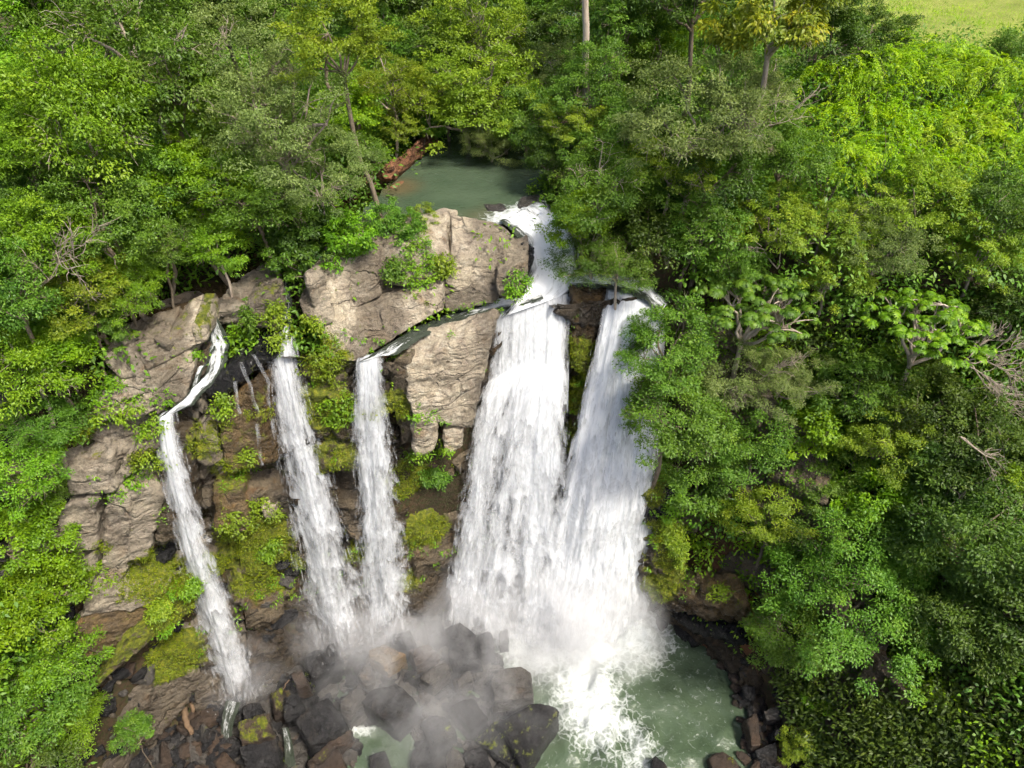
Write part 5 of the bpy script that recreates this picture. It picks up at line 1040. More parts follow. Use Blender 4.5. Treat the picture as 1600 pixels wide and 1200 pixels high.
# ------------------------------------------------------------------ trees, one by one
T_ = [  # kind, x, y, crown radius in photo pixels, crown height above ground, label
    # left forest, top rows
    ('light1', 62, 28, 85, 7, 'bright light-green tree in the top left corner with a forked pale trunk'),
    ('mid3', 225, 45, 105, 7.5, 'wide layered grey-green tree at the top edge, second from the left corner'),
    ('dark1', 355, 15, 70, 7, 'dark tree at the top edge behind the layered grey-green one'),
    ('mid1', 432, 48, 62, 7, 'round mid-green tree at the top, left of the tall yellowish tree'),
    ('dark2', 492, 14, 60, 7, 'dark tree half hidden behind the tall yellowish tree'),
    ('sun1', 545, 70, 72, 8, 'tall yellowish-olive tree at the top left of the river bend'),
    ('sun2', 585, 135, 58, 5, 'lower yellow-olive crown leaning out over the red earth bank'),
    ('bright2', 558, 178, 44, 3.5, 'small glossy bright-green tree beside the leaning yellow-olive crown'),
    ('light2', 18, 148, 62, 6.5, 'light-green tree cut by the left edge below the corner tree'),
    ('light1', 128, 205, 92, 6.5, 'big umbrella-shaped light-green tree in the upper left forest'),
    ('mid2', 262, 148, 84, 6.5, 'drooping dark-leaved tree under the bare grey branch, upper left'),
    ('olive1', 382, 122, 84, 6.5, 'grey-olive tree full of bare twigs, upper left of centre'),
    ('olive2', 440, 215, 92, 6, 'broad grey-olive tree with pale dry twigs in its middle'),
    ('olive1', 486, 288, 62, 5, 'grey-olive tree hanging over the forest corner of the upper pool'),
    ('mid1', 395, 300, 66, 4.5, 'mid-green tree between the two grey-olive trees and the brown channel'),
    ('sun1', 318, 238, 48, 5, 'yellow-green rounded tree in the middle of the left forest'),
    ('bright1', 300, 300, 62, 4.5, 'bright green tree just below the yellow-green rounded one'),
    ('light1', 342, 388, 42, 3.5, 'bright rounded tree right over the brown channel'),
    ('mid1', 250, 380, 44, 4, 'mid-green tree at the forest edge left of the brown channel'),
    ('mid2', 215, 300, 58, 5, 'shaded drooping tree below the big umbrella-shaped tree'),
    ('light2', 22, 250, 56, 6, 'light-green crown at the left edge level with the umbrella tree'),
    ('dark1', 75, 285, 60, 5, 'dark crown in the gap below the umbrella-shaped tree'),
    ('mid1', 150, 345, 72, 5, 'mid-green tree above the tangle of dry vines on the left'),
    ('light2', 45, 372, 76, 5, 'light-green tree at the left edge above the vine tangle'),
    ('sun1', 118, 448, 62, 4, 'yellow-green tree overgrown by the tangle of dry vines'),
    ('light2', 188, 455, 46, 3.5, 'light-green tree at the brink of the left bank slabs'),
    ('mid1', 30, 470, 66, 4.5, 'mid-green tree at the left edge below the vine tangle'),
    ('bright1', 84, 545, 52, 3.5, 'bright green crown overhanging the left bank boulders'),
    ('mid2', 150, 522, 36, 3, 'dark drooping bush at the edge of the jointed tan slab'),
    ('light1', 28, 592, 66, 4.5, 'light-green layered crown at the left edge, half way down'),
    ('mid1', 78, 652, 52, 3, 'mid-green crown at the left wall above the fern patch'),
    ('light2', 26, 712, 62, 4, 'light-green crown at the left edge beside the jointed wall'),
    ('mid1', 62, 770, 42, 2.5, 'small mid-green crown touching the dark wall panel'),
    ('bright1', 24, 838, 62, 4, 'bright green crown at the left edge below the jointed wall'),
    ('bright1', 78, 915, 60, 4, 'bright green bushy crown in front of the banded ledge'),
    ('bright1', 22, 985, 74, 4.5, 'bright green crown low on the left edge'),
    ('light2', 84, 1030, 56, 4, 'light-green crown over the end of the mossy ridge'),
    ('mid1', 30, 1105, 72, 4.5, 'mid-green crown near the bottom left corner'),
    ('light2', 100, 1120, 48, 3.5, 'yellowish sparse crown over the brown rubble at the bottom left'),
    ('dark1', 16, 1180, 60, 4, 'dark crown in the bottom left corner'),
    # head of the valley
    ('dark1', 622, 42, 60, 8, 'dark tree behind the pale slim trunk at the top'),
    ('mid2', 690, 40, 46, 6.5, 'leafy mid-green tree around the slim pale trunk at the top'),
    ('mid1', 765, 42, 58, 7, 'mid-green tree at the top centre'),
    ('dark2', 832, 58, 52, 4.5, 'dark rounded tree right of the top centre, above the dark river gap'),
    ('dark1', 648, 130, 46, 4, 'deep-shaded tree behind the one leaning over the upper pool'),
    ('sun2', 738, 148, 84, 5, 'broad yellow-olive tree leaning over the head of the upper pool'),
    ('sun1', 790, 185, 56, 3.5, 'lower olive crown of the thicket over the head of the upper pool'),
    ('olive2', 768, 222, 38, 2.6, 'thin grey-green branches dipping to the upper pool water'),
    ('dark1', 880, 18, 50, 7, 'dark tree left of the tall bare trunk at the top'),
    ('mid2', 975, 30, 56, 7, 'mid-green tree right of the tall bare trunk at the top'),
    ('dark2', 1030, 22, 50, 7, 'dark tree at the top between the bare trunk and the yellow-tipped tree'),
    ('olive1', 872, 130, 44, 3.5, 'small olive tree right of the dark river gap'),
    ('mid1', 945, 120, 62, 4.5, 'mid-green tree below the tall bare trunk'),
    ('bright1', 1035, 92, 60, 4.5, 'bright green tree left of the yellow-tipped tree'),
    ('sun2', 905, 195, 50, 4, 'yellowish tree on the right bank of the upper pool'),
    ('mid1', 972, 205, 64, 4, 'leafy mid-green tree right of the upper pool, above the cascade'),
    ('dark1', 880, 262, 44, 3, 'dark hanging shrubbery on the right bank of the upper pool'),
    ('olive1', 1082, 182, 88, 5.5, 'wide grey-olive tree with pale branches below the yellow-tipped tree'),
    ('olive2', 1165, 150, 66, 5, 'olive tree directly under the yellow-tipped tree'),
    ('sun2', 1045, 270, 56, 4, 'olive crown in the middle between cascade and lime thicket'),
    ('mid3', 948, 292, 70, 3.5, 'mid-green tree overhanging the far side of the cascade'),
    ('bright1', 905, 350, 46, 3, 'light crown hanging over the cascade head'),
    ('mid3', 925, 402, 52, 3.0, 'sparse crown hiding the lip between the widest and the right-hand falls'),
    ('dark1', 1105, 285, 66, 4.5, 'dark green tree below the wide grey-olive tree'),
    ('dark2', 1020, 362, 56, 3.5, 'dark tree right of the cascade above the shaded gap'),
    ('mid1', 1085, 372, 58, 4, 'mid-green tree above the left parasol-leaved tree'),
    ('gold1', 1215, 45, 88, 8, 'yellow-tipped tree with hanging leaves at the top right'),
    ('dark2', 1305, 48, 52, 5, 'dark green tree between the yellow-tipped tree and the pasture'),
    ('dark1', 1362, 72, 40, 3.4, 'dark leafy tree at the near edge of the pasture'),
    ('mid2', 1588, 96, 40, 3.2, 'mid-green tree at the right edge of the pasture'),
    ('dark1', 8, -22, 80, 8, 'dark treetop poking in at the very top left corner'),
    ('mid1', 140, -20, 80, 8, 'treetop at the top edge between the corner tree and the layered one'),
    ('mid2', 300, -25, 84, 8, 'drooping treetop at the top edge above the bare grey branch'),
    ('dark1', 400, -25, 80, 8, 'dark treetop at the top edge above the round mid-green tree'),
    ('mid1', 575, -15, 70, 8.5, 'treetop at the top edge behind the tall yellowish tree'),
    ('dark2', 680, -18, 74, 8, 'dark treetop at the top edge behind the slim pale trunk'),
    ('mid2', 790, -20, 74, 8, 'treetop at the top edge above the top-centre tree'),
    ('dark1', 860, 70, 44, 6, 'shaded tree filling the dark gap where the river comes in'),
    ('mid1', 945, -25, 74, 8, 'treetop at the top edge behind the tall bare trunk'),
    ('dark1', 1090, -10, 74, 8, 'dark treetop at the top edge left of the yellow-tipped tree'),
    ('mid1', 1130, 60, 60, 5, 'green tree tucked left under the yellow-tipped tree'),
    ('dark1', 1305, -15, 50, 7, 'dark treetop at the top edge right of the yellow-tipped tree'),
    ('mid3', 840, 165, 46, 3, 'grey-green crown on the right side of the pool head'),
    ('dark2', 815, 105, 44, 4, 'dark crown between the pool-head thicket and the river gap'),
    ('mid1', 680, 165, 40, 3.5, 'shaded crown over the far end of the red earth bank'),
    ('sun1', 700, 150, 48, 3, 'olive crown hanging over the left corner of the pool head'),
    ('mid2', 820, 200, 44, 3, 'green branch mass over the right corner of the pool head'),
    ('mid2', 646, 172, 42, 3, 'shaded leafy crown over the red earth bank'),
    ('sun2', 735, 70, 74, 5, 'yellow-olive crown behind the one leaning over the pool head'),
    ('mid1', 628, 110, 50, 5, 'green crown filling the shade left of the pool-head thicket'),
    ('mid2', 880, 95, 50, 5, 'leafy crown under the dark gap left of the tall bare trunk'),
    ('mid1', 760, 30, 60, 5, 'lower crown of the top-centre thicket'),
    ('mid3', 970, 412, 44, 3, 'low crown over the stream at the head of the right-hand fall'),
    ('mid2', 704, 88, 46, 3, 'leafy crown hiding the foot of the slim pale trunk'),
    ('mid1', 926, 138, 48, 3, 'leafy crown hiding the foot of the tall bare trunk'),
    ('sun2', 612, 150, 58, 3, 'yellow-olive crown over the upper end of the red earth bank'),
    ('dark1', 655, 92, 48, 3, 'dark crown between the two yellow-olive crowns left of the pool head'),
    ('mid1', 770, 90, 56, 3, 'mid-green crown above the thicket at the pool head'),
    ('mid1', 600, 60, 56, 3, 'mid-green crown just right of the tall yellowish tree'),
    # right plateau
    ('lime1', 1318, 122, 52, 3, 'lime feathery thicket nearest the yellow-tipped tree'),
    ('lime2', 1388, 128, 56, 3, 'lime feathery thicket below the dark pasture trees'),
    ('lime1', 1462, 112, 58, 3, 'lime feathery thicket at the lower pasture edge'),
    ('lime2', 1535, 132, 56, 3, 'lime feathery thicket below the right pasture tree'),
    ('lime1', 1596, 172, 56, 3, 'lime feathery thicket cut by the right edge, upper one'),
    ('lime2', 1340, 192, 60, 3, 'lime feathery thicket left of the middle of the yellow-green slope'),
    ('lime1', 1418, 195, 62, 3, 'brightest lime feathery thicket in the middle of the slope'),
    ('lime2', 1500, 205, 62, 3, 'lime feathery thicket right of the middle of the slope'),
    ('lime1', 1300, 262, 50, 2.8, 'lime feathery thicket with big paddle leaves at its foot'),
    ('lime2', 1378, 262, 58, 2.8, 'lime feathery thicket above the yellow bush'),
    ('lime1', 1572, 252, 60, 2.8, 'lime feathery thicket cut by the right edge, lower one'),
    ('lime1', 1485, 280, 52, 2.8, 'lime feathery thicket just above the olive-yellow tree'),
    ('mid1', 1230, 250, 56, 3.5, 'mid-green tree left of the lime slope'),
    ('sun1', 1205, 345, 52, 3.5, 'olive-yellow tree above the two parasol-leaved trees'),
    ('sun2', 1290, 345, 56, 3.5, 'olive-yellow tree below the paddle-leaved plants'),
    ('sun1', 1440, 335, 62, 4, 'broad olive-yellow tree below the lime slope'),
    ('olive1', 1365, 395, 60, 3.5, 'grey-olive tree above the right parasol-leaved tree'),
    ('sun2', 1300, 432, 56, 3.5, 'yellow-olive tree between the two parasol-leaved trees'),
    ('mid1', 1150, 405, 52, 3.5, 'mid-green tree behind the left parasol-leaved tree'),
    ('dark1', 1545, 335, 56, 3.5, 'dark tree at the right edge below the lime slope'),
    ('sun2', 1530, 410, 54, 3.5, 'olive tree at the right edge above the dead shrub'),
    ('dark2', 1590, 470, 46, 3, 'dark crown cut by the right edge above the dead shrub'),
    # right slope
    ('cec1', 1170, 490, 88, 5.5, 'parasol-leaved tree with pale candelabra branches nearest the falls'),
    ('cec2', 1428, 530, 84, 5.5, 'parasol-leaved tree with reddish bud tips farther right'),
    ('mid1', 1046, 528, 66, 4.0, 'sparse grey-green tree leaning over the top of the right-hand fall'),
    ('mid1', 1044, 640, 76, 4.5, 'tree leaning over the middle of the right-hand fall'),
    ('mid1', 1090, 715, 64, 3.5, 'dense green crown above the mossy right wall'),
    ('olive1', 1130, 590, 66, 3.5, 'grey-olive bush under the left parasol-leaved tree'),
    ('olive2', 1220, 590, 52, 3, 'olive bush between the two parasol-leaved trees, lower down'),
    ('bright2', 1268, 665, 50, 3, 'round-leaved pale green bush in the middle of the right slope'),
    ('mid1', 1180, 690, 56, 3, 'mid-green crown left of the round-leaved bush'),
    ('mid2', 1345, 600, 60, 3.5, 'leafy green tree under the right parasol-leaved tree'),
    ('dark1', 1430, 640, 68, 3.5, 'dark green tree below the dead shrub'),
    ('sun1', 1365, 690, 52, 3, 'olive bush right of the round-leaved bush'),
    ('dark1', 1530, 680, 68, 3.5, 'dark tree at the right edge above the fallen grey branch'),
    ('dark2', 1470, 745, 60, 3, 'dark tree left of the fallen grey branch'),
    ('bright1', 1582, 745, 46, 3, 'bright green crown behind the fallen grey branch'),
    ('mid1', 1290, 755, 52, 2.6, 'mid-green crown under the round-leaved bush'),
    ('sun1', 1208, 812, 56, 3.5, 'yellow-green rounded tree low on the right slope'),
    ('bright2', 1362, 790, 50, 3, 'bright broad-leaved tree right of the yellow-green rounded one'),
    ('dark1', 1285, 835, 56, 2.6, 'dark crown between the yellow-green tree and the bright broad-leaved tree'),
    ('mid1', 1445, 825, 56, 2.6, 'mid-green crown below the patch of bare red earth'),
    ('big1', 1335, 955, 122, 6.5, 'large spreading tree leaning out above the green pool on the right'),
    ('mid1', 1240, 985, 58, 4, 'lighter low branch mass of the large spreading tree, over the pool shore'),
    ('dark1', 1520, 850, 80, 3, 'dark tree on the shaded right edge below the fallen branch'),
    ('dark2', 1585, 930, 66, 3, 'dark crown cut by the right edge, lower down'),
    ('dark1', 1490, 960, 66, 2.4, 'dark crown right behind the large spreading tree'),
]
NAMES = {'light': ('broadleaf_tree', 'tree', 'light-green trees of the forest'), 'bright': ('broadleaf_tree', 'tree', 'bright green trees of the forest'), 'mid': ('broadleaf_tree', 'tree', 'mid-green trees of the forest'),
         'dark': ('evergreen_tree', 'tree', 'dark trees of the forest'), 'olive': ('olive_green_tree', 'tree', 'grey-olive trees of the forest'), 'sun': ('broadleaf_tree', 'tree', 'yellow-olive trees of the forest'),
         'gold': ('yellow_tipped_tree', 'tree', None), 'lime': ('feathery_thicket', 'thicket', 'lime thickets on the right plateau'), 'cec': ('parasol_leaved_tree', 'tree', 'parasol-leaved trees'),
         'big': ('broadleaf_tree', 'tree', None), 'bush': ('bush', 'bush', 'bushes on ledges and banks'), 'fern': ('fern', 'fern', 'ferns on ledges and banks')}
HEAD = {(1046, 528): 24.2, (1044, 640): 22.8, (704, 88): 42.0, (926, 138): 31.8, (612, 150): 34.4, (970, 412): 26.0, (646, 172): 36.8, (735, 70): 41.5, (700, 150): 37.5, (820, 200): 35.0, (738, 148): 36.6, (790, 185): 35.6, (768, 222): 34.8, (815, 105): 43.0, (840, 165): 38.5, (680, 165): 38.5, (832, 58): 47.0, (860, 70): 46.0, (872, 130): 40.0}   # crowns hanging low round the head of the pool
for key, px, py, r, h, lab in T_:
    nm, cat, grp = NAMES[key.rstrip('0123456789')]
    Yh = HEAD.get((px, py))
    if Yh is None and 560 < px < 900 and py < 140: Yh = 43.0 + (140 - py) * 0.05          # stands behind the pool, on the valley floor
    plant(key, px, py, r, h, lab, nm, cat, grp, at=None if Yh is None else pY(px, py, Yh))

# bushes and ferns on ledges and walls: centre in the photo and distance of the rock behind
B_ = [
    ('bush2', 545, 375, 42, 25.4, 'dense bright bush on the bank between ledge and upper pool'),
    ('bush1', 600, 352, 34, 26.6, 'bush at the pool edge right of the dense bright one'),
    ('bush1', 640, 362, 30, 26.3, 'low leafy bush beside the flat tan pool stone'),
    ('bush3', 660, 345, 22, 27.0, 'small shrub standing at the pool edge over the flat tan stone'),
    ('bush1', 520, 355, 30, 26.4, 'leafy bush at the forest corner of the pool'),
    ('bush1', 468, 405, 34, 24.6, 'dark leafy bush over the dark cleft at the ledge end'),
    ('bush4', 470, 360, 44, 25.2, 'dark bush under the grey tree by the dark cleft'),
    ('bush2', 648, 438, 38, 23.9, 'bush growing on the crack of the pale ledge'),
    ('bush1', 612, 440, 22, 23.8, 'left end of the greenery on the ledge crack'),
    ('bush3', 692, 432, 20, 24.3, 'sparse right end of the greenery on the ledge crack'),
    ('bush2', 808, 455, 20, 24.4, 'small bush on the upright block beside the cascade'),
    ('bush1', 366, 512, 18, 21.8, 'dark shrub under the stepped grey slabs'),
    ('bush3', 425, 515, 22, 21.7, 'mossy shrub above the second fall'),
    ('bush3', 470, 540, 32, 21.9, 'ferny curtain right of the second fall, top'),
    ('bush3', 500, 600, 34, 21.4, 'ferny curtain between the second and middle falls, upper half'),
    ('bush2', 525, 650, 28, 21.2, 'ferny curtain between the second and middle falls, lower half'),
    ('bush2', 665, 745, 42, 21.9, 'hanging green bush below the buttress'),
    ('bush1', 672, 790, 34, 21.9, 'lower hanging bush below the buttress'),
    ('bush3', 165, 690, 34, 18.6, 'yellow fern patch under the left bank slabs'),
    ('bush3', 215, 675, 26, 19.1, 'yellow-green fern strip leading to the first fall'),
    ('bush3', 225, 740, 26, 18.6, 'olive fern patch on the jointed wall'),
    ('bush2', 130, 620, 30, 19.2, 'green bush at the left end of the bank slabs'),
    ('bush1', 108, 690, 30, 18.4, 'green bush beside the small tan boulder'),
    ('bush3', 335, 660, 22, 19.6, 'yellow moss-fern tuft right of the first fall'),
    ('bush3', 375, 745, 22, 19.3, 'yellow fern tuft at the foot of the ochre wall'),
    ('bush3', 395, 850, 38, 19.0, 'yellow-green fern cushion low between the first two falls'),
    ('bush2', 430, 895, 34, 19.0, 'green fern cushion beside the foot of the second fall'),
    ('bush3', 350, 870, 22, 18.7, 'light fern cushion touching the first fall'),
    ('bush2', 300, 940, 20, 17.2, 'green fern tuft at the upper end of the mossy ridge'),
    ('bush3', 232, 988, 10, 16.0, 'yellow fern tuft half way down the mossy ridge'),
    ('bush2', 280, 1015, 24, 16.9, 'ferns hanging under the mossy ridge'),
    ('bush1', 210, 1140, 24, 14.6, 'dark weeds on the brown rubble'),
    ('bush3', 1080, 870, 40, 21.0, 'yellow-green creeper patch on the right wall'),
    ('bush2', 1090, 810, 40, 21.6, 'green creeper curtain on the right wall'),
    ('bush3', 1110, 920, 34, 20.2, 'low creeper patch above the reddish overhang'),
    ('bush1', 1135, 850, 40, 20.6, 'shaded creeper right of the yellow-green patch'),
    ('bush4', 1165, 910, 40, 19.4, 'dark bush between creepers and the large spreading tree'),
    ('bush2', 1290, 1110, 26, 16.5, 'bright weed beside the leaning red-brown boulder'),
    ('bush2', 1340, 1120, 36, 16.2, 'green weeds on the right shore slope'),
    ('bush3', 1250, 1170, 26, 15.3, 'yellow-green weed between the shore stones'),
    ('bush2', 1300, 1185, 34, 15.0, 'leafy weeds at the frame bottom on the right shore'),
    ('bush4', 1400, 1090, 44, 16.8, 'dark low bush right of the shore weeds'),
    ('bush4', 1430, 1170, 46, 15.0, 'low bush at the frame bottom right of the shore weeds'),  # dark leaves stand in for the shade on this slope
    ('bush4', 1510, 1080, 52, 16.4, 'dark low bush on the shaded lower right slope'),
    ('bush4', 1540, 1170, 52, 14.4, 'dark low bush in the bottom right corner'),  # corner shade put into the leaf colour
    ('bush3', 622, 196, 26, 34.2, 'yellow-green bush on top of the red earth bank'),
    ('bush1', 662, 186, 30, 36.0, 'leafy bush at the far end of the red earth bank'),
    ('bush1', 578, 238, 28, 31.6, 'leafy bush at the near end of the red earth bank'),
    ('fern1', 1225, 300, 34, None, 'clump of big arching leaves at the foot of the lime slope'),
    ('bush4', 455, 325, 40, None, 'dark bush inside the forest corner by the channel'),
    ('bush1', 870, 300, 30, None, 'leafy hanging bush on the right bank above the cascade'),
]
RV = np.concatenate([q[0] for q in ROCKS]); RN = np.concatenate([q[1] for q in ROCKS])
RN = np.where(((np.array([0, 0, CAM_Z]) - RV) * RN).sum(1, keepdims=True) < 0, -RN, RN)
_rc = np.random.RandomState(5)
def creeper(px, py, r, Y, lab, key):
    """ferns and creepers rooted in the rock face itself"""
    c = pY(px, py, Y - 0.2); rad = r * 1.15 * depth_of(c) / FPX
    d = np.linalg.norm((RV - c) * np.array([1, 0.55, 0.9]), axis=1) / rad
    m = d + fbm(RV * 1.1 + len(lab), 3, 12) * 0.55
    idx = np.nonzero((m < 1.0) & (d < 1.5) & (RN[:, 1] < 0.35))[0]
    if len(idx) < 8: idx = np.argsort(d)[:40]
    n = int(np.clip(55 * rad * rad, 30, 190)); idx = _rc.choice(idx, min(n, len(idx)), replace=False)
    p = RV[idx] + RN[idx] * _rc.uniform(0.02, 0.22, size=(len(idx), 1)); out = norm(RN[idx] + np.array([0, -0.15, 0.25]))
    V, t = clump_leaves(_rc, p, out, _rc.uniform(0.16, 0.34, size=len(idx)), 26, 0.125, 0.058, 0.55, 0.9)
    leaf = {'bush1': L['mid'], 'bush2': L['light'], 'bush3': L['sun'], 'bush4': L['dark']}[key]
    o = link('fern_patch', mesh_np('fern_patch', V - c, np.arange(len(V)).reshape(-1, 4), leaf, {'tint': np.repeat(t, 4)}), None, c)
    tag(o, lab, 'fern', 'ferns and creepers on the rock walls', 'stuff')
for key, px, py, r, Y, lab in B_:
    nm, cat, grp = NAMES[key.rstrip('0123456789')]
    if Y is not None and not (py < 410 or py > 1085):
        creeper(px, py, r, Y, lab, key); continue
    plant(key, px, py, r, 0.7, lab, nm, cat, grp, at=None if Y is None else pY(px, py, Y - 0.15))

# tufts of moss and small grasses that cover the wet rock
mk_ = np.concatenate([cliff_masks(q[0])['moss'] for q in ROCKS]); mk_ = mk_ + (fbm(RV * 1.4, 4, 33)) * 0.9
idx = np.nonzero((mk_ > 0.62) & (RV[:, 2] < 19.3))[0]; idx = _rc.choice(idx, min(7000, len(idx)), replace=False)
V, t = clump_leaves(_rc, RV[idx] + RN[idx] * 0.03, norm(RN[idx] + np.array([0, 0, 0.3])), _rc.uniform(0.06, 0.14, size=len(idx)), 9, 0.075, 0.035, 0.5, 1.0)
tag(link('moss', mesh_np('moss', V, np.arange(len(V)).reshape(-1, 4), L['moss'], {'tint': np.repeat(t, 4)})), 'yellow-green moss tufts on the wet cliff between the falls', 'moss', kind='stuff')
idx = np.nonzero((RN[:, 2] > 0.35) & (RV[:, 2] > 4) & (RV[:, 2] < 19.0) & (fbm(RV * 0.8, 3, 51) > 0.12))[0]; idx = _rc.choice(idx, min(1500, len(idx)), replace=False)
V, t = clump_leaves(_rc, RV[idx] + RN[idx] * 0.05, norm(RN[idx] + np.array([0, -0.2, 0.4])), _rc.uniform(0.10, 0.26, size=len(idx)), 16, 0.13, 0.05, 0.6, 0.9)
tag(link('ledge_grass', mesh_np('ledge_grass', V, np.arange(len(V)).reshape(-1, 4), L['light'], {'tint': np.repeat(t, 4)})), 'small ferns and grasses rooted on ledges and cracks of the cliff', 'grass', kind='stuff')

# ------------------------------------------------------------------ undergrowth: leaves nobody could count
def undergrowth(name, label, leaf, region, n, size, nl, ln, wd, seed, lift=0.25, droop=0.3):
    rs = np.random.RandomState(seed)
    x0, x1, y0, y1 = region[:4]; test = region[4]
    xy = np.stack([rs.uniform(x0, x1, n), rs.uniform(y0, y1, n)], 1)
    xy = xy[test(xy)]
    d = np.concatenate([xy, np.zeros((len(xy), 1))], 1); z = terrain_z(xy)
    d = np.stack([xy[:, 0], xy[:, 1], z], 1)
    dep = d[:, 1] * CP + (CAM_Z - d[:, 2]) * SP
    u = d[:, 0] / dep * FPX; v = (d[:, 1] * SP - (CAM_Z - d[:, 2]) * CP) / dep * FPX
    ok = (np.abs(u) < 900) & (np.abs(v) < 720); d = d[ok]
    e = 0.4
    gx_ = (terrain_z(d[:, :2] + [e, 0]) - terrain_z(d[:, :2] - [e, 0])) / (2 * e); gy_ = (terrain_z(d[:, :2] + [0, e]) - terrain_z(d[:, :2] - [0, e])) / (2 * e)
    out = norm(np.stack([-gx_, -gy_, np.ones(len(d))], 1))
    sz = size * rs.uniform(0.6, 1.4, size=len(d))
    d = d + out * (lift * sz)[:, None]
    V, t = clump_leaves(rs, d, out, sz, nl, ln, wd, droop, 0.75)
    o = link(name, mesh_np(name, V, np.arange(len(V)).reshape(-1, 4), leaf, {'tint': np.repeat(t, 4)}))
    tag(o, label, 'undergrowth', kind='stuff')
def dry(xy):
    return (terrain_z(xy) > 1.2) & (seg_dist(xy, CHAN) > 1.2) & (seg_dist(xy, RIVER) > 2.2) & ~inside(xy, POOL) & (seg_dist(xy, CASC) > 2.0)
def off_cliff(xy):
    return ~(inside(xy, [(-17.8, 12), (-19, 18), (-14.5, 21.2), (-8, 23.5), (-1, 27), (6.5, 28.0), (9.3, 24.5), (9.3, 20), (0, 16)]))
undergrowth('undergrowth', 'dark leafy undergrowth below the left forest', L['mid'], (-32, 0, 4, 75, lambda q: dry(q) & off_cliff(q)), 4200, 1.3, 75, 0.24, 0.11, 1, 0.55)
undergrowth('undergrowth', 'tall leafy thicket standing between the trunks of the forest', L['mid'], (-34, 40, 22, 70, lambda q: dry(q) & off_cliff(q) & (terrain_z(q) > 17) & (seg_dist(q, POOL + [POOL[0]]) > 1.5) & (seg_dist(q, SEAT) > 1.6) & ~((q[:, 1] > 49) & (q[:, 0] > 19))), 3000, 1.5, 80, 0.24, 0.11, 11, 1.35)
undergrowth('undergrowth', 'light-green saplings and creepers below the left forest', L['light'], (-32, 2, 4, 70, lambda q: dry(q) & off_cliff(q)), 2600, 1.1, 75, 0.22, 0.10, 8, 1.0)
undergrowth('undergrowth', 'leafy undergrowth on the right slope and plateau', L['mid'], (5, 46, 4, 60, lambda q: dry(q) & off_cliff(q) & (terrain_z(q) > 7.0) & ~((q[:, 1] > 49) & (q[:, 0] > 19))), 4600, 1.15, 70, 0.25, 0.11, 2, 0.45)  # kept off the low ground, where darker leaves carry the painted shade
undergrowth('undergrowth', 'strap-leaved ground cover on the lower right slope, shade put into its dark leaves', L['dark'], (12.5, 30, 8, 27, lambda q: dry(q)), 3000, 0.75, 70, 0.24, 0.085, 3)  # dark leaf colour imitates the slope's own shadow
undergrowth('undergrowth', 'pale creepers on the right slope', L['bright'], (8, 34, 12, 30, lambda q: dry(q) & ((terrain_z(q) > 6.0) | (q[:, 0] < 12)) & off_cliff(q) & (fbm(np.c_[q, 0 * q[:, :1]] * 0.25, 3, 9) > 0.05)), 1900, 0.8, 55, 0.22, 0.10, 4, 0.4)
undergrowth('grass', 'rough yellow-green pasture grass', L['lime'], (18, 75, 48, 95, lambda q: (q[:, 0] > 19)), 2600, 0.7, 16, 0.35, 0.03, 5, 0.0, -0.4)

# ------------------------------------------------------------------ bare trunks, dead wood, vines
def bare_trunk(label, top, bot, r0, r1, bow, seed, mat='bark_pale', name='bare_trunk', cat='trunk'):
    rs = np.random.RandomState(seed)
    p = curve_pts(np.asarray(bot), np.asarray(top), rs, bow, 12, wob=0.003)
    V, F = tube(p, np.linspace(r0, r1, 12), 9); c = np.asarray(bot)
    tag(link(name, mesh_np(name, V - c, F, M[mat], smooth=True), None, c), label, cat)
g = pY(917, 106, 32.5)
bare_trunk('tall straight pale bare trunk at the top right of the river', pY(914, -40, g[1]), g - [0, 0, 1.5], 0.16, 0.13, 0.01, 1)
g = pY(703, 50, 43.0)
bare_trunk('slim pale trunk at the top above the pool thicket', pY(704, -20, g[1]), g - [0, 0, 1.0], 0.10, 0.08, 0.01, 2)
def dead_branch(label, root, ends, seed, r=0.07, name='dead_branch', cat='branch', depth=3, kids=5, mat='twig', spread=0.5):
    rs = np.random.RandomState(seed); parts = []
    def grow(a, b, rad, lv):
        p = curve_pts(a, b, rs, 0.14, 7); parts.append(tube(p, np.linspace(rad, rad * 0.35, 7), 5 if lv else 6))
        if lv <= 0: return
        L_ = np.linalg.norm(b - a)
        for _ in range(kids):
            i = rs.randint(2, 7); d = norm(norm(b - a) + rs.normal(size=3) * spread)
            grow(p[i], p[i] + d * L_ * rs.uniform(0.3, 0.6), max(rad * 0.45, 0.012), lv - 1)
    for e in ends: grow(np.asarray(root), np.asarray(e), r, depth - 1)
    V, F = merge(parts); c = np.asarray(root)
    tag(link(name, mesh_np(name, V - c, F, M[mat], smooth=True), None, c), label, cat)
g = on_canopy(1545, 590, 2.0)[0]; dpt = g[1] - 1.2
dead_branch('leafless pinkish-grey dead shrub at the right edge', pY(1505, 565, dpt), [pY(1585, 540, dpt), pY(1595, 590, dpt + .5), pY(1570, 640, dpt), pY(1545, 530, dpt + .6), pY(1560, 600, dpt - .6)], 3, 0.035, 'dead_shrub', 'shrub', 3, 9, 'twig', 0.45)
g = on_canopy(1560, 740, 2.6)[0]; dpt = g[1] - 1.0
dead_branch('bare pale branch arching down at the right edge', pY(1500, 682, dpt), [pY(1550, 735, dpt), pY(1600, 790, dpt)], 4, 0.03, depth=3, kids=5)
dead_branch('bare side twigs of the arching pale branch', pY(1555, 742, dpt), [pY(1500, 775, dpt), pY(1530, 790, dpt), pY(1570, 800, dpt)], 5, 0.035, depth=2, kids=4)
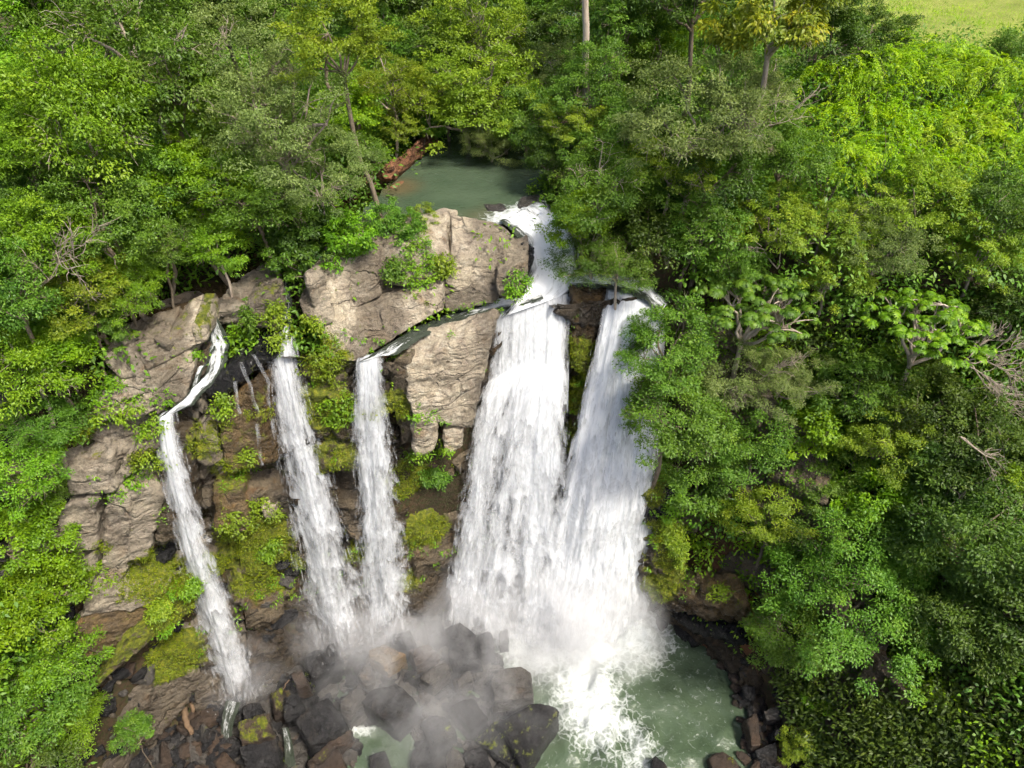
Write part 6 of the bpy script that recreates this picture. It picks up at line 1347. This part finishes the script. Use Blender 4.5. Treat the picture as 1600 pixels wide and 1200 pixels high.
for i, (a, b, h, lab) in enumerate((((230, 105), (290, 78), 7.6, 'bare grey branch sticking out of the upper left forest'), ((330, 95), (352, 62), 7.2, 'grey twiggy branch in the grey-olive tree, upper left'),
                                    ((440, 165), (405, 190), 6.8, 'pale dry twigs in the middle of the broad grey-olive tree'), ((440, 268), (480, 240), 5.8, 'dry branch on the lower side of the broad grey-olive tree'),
                                    ((1100, 240), (1230, 180), 6.4, 'long pale branch across the wide grey-olive tree'), ((1140, 250), (1170, 200), 6.2, 'forked pale branch under the olive tree'),
                                    ((60, 450), (130, 395), 5.2, 'tangle of dry vines over the left forest, upper part'), ((100, 440), (150, 470), 5.0, 'tangle of dry vines over the left forest, lower part'),
                                    ((815, 215), (835, 290), 1.8, 'white crooked branch reaching down to the upper pool'), ((1185, 600), (1240, 570), 4.6, 'bare twigs between the two parasol-leaved trees'),
                                    ((1215, 420), (1190, 385), 4.6, 'curled bare twigs above the left parasol-leaved tree'))):
    g = on_canopy(a[0], a[1], h)[0]
    dead_branch(lab, g, [pY(b[0], b[1], g[1] - 0.3), pY((a[0] + b[0]) / 2 + 12, b[1] - 5, g[1] - 0.2)], 20 + i, 0.028, depth=3, kids=6)
rsv = np.random.RandomState(9)
for i, (a, b) in enumerate((((40, 170), (45, 330)), ((60, 80), (75, 240)), ((25, 560), (18, 700)), ((40, 570), (12, 640)), ((130, 330), (185, 420)))):
    g = on_canopy(a[0], a[1], 6.2)[0]; e = pY(b[0], b[1], g[1] - 0.3)
    V, F = tube(curve_pts(g, e, rsv, 0.06, 14), 0.03, 5)
    tag(link('vine', mesh_np('vine', V - g, F, M['twig'], smooth=True), None, g), ('long pale vine hanging below the left-edge crown', 'pale leaning stem under the top left corner tree', 'grey vine on the left edge half way down', 'thin grey vine beside the other one on the left edge', 'bent pale stem above the vine tangle')[i], 'vine', 'vines in the left forest')
# driftwood on the rubble
for i, (a, b, r) in enumerate((((288, 1108), (300, 1146), .16), ((296, 1090), (302, 1112), .12), ((226, 1128), (242, 1146), .10), ((262, 1100), (270, 1086), .05), ((452, 1062), (440, 1085), .03))):
    p, q = pZ(*a, 1.2), pZ(*b, 1.1)
    V, F = tube(curve_pts(p, q, rsv, 0.06, 8), np.linspace(r, r * 0.7, 8), 7)
    tag(link('driftwood', mesh_np('driftwood', V - q, F, M['driftwood'], smooth=True), None, q), ('thick tan log on the brown rubble', 'broken log end above the thick tan log', 'short bent log on the brown rubble', 'thin stick on the brown rubble', 'curved stick beside the rust-coloured block')[i], 'log', 'driftwood on the rubble')
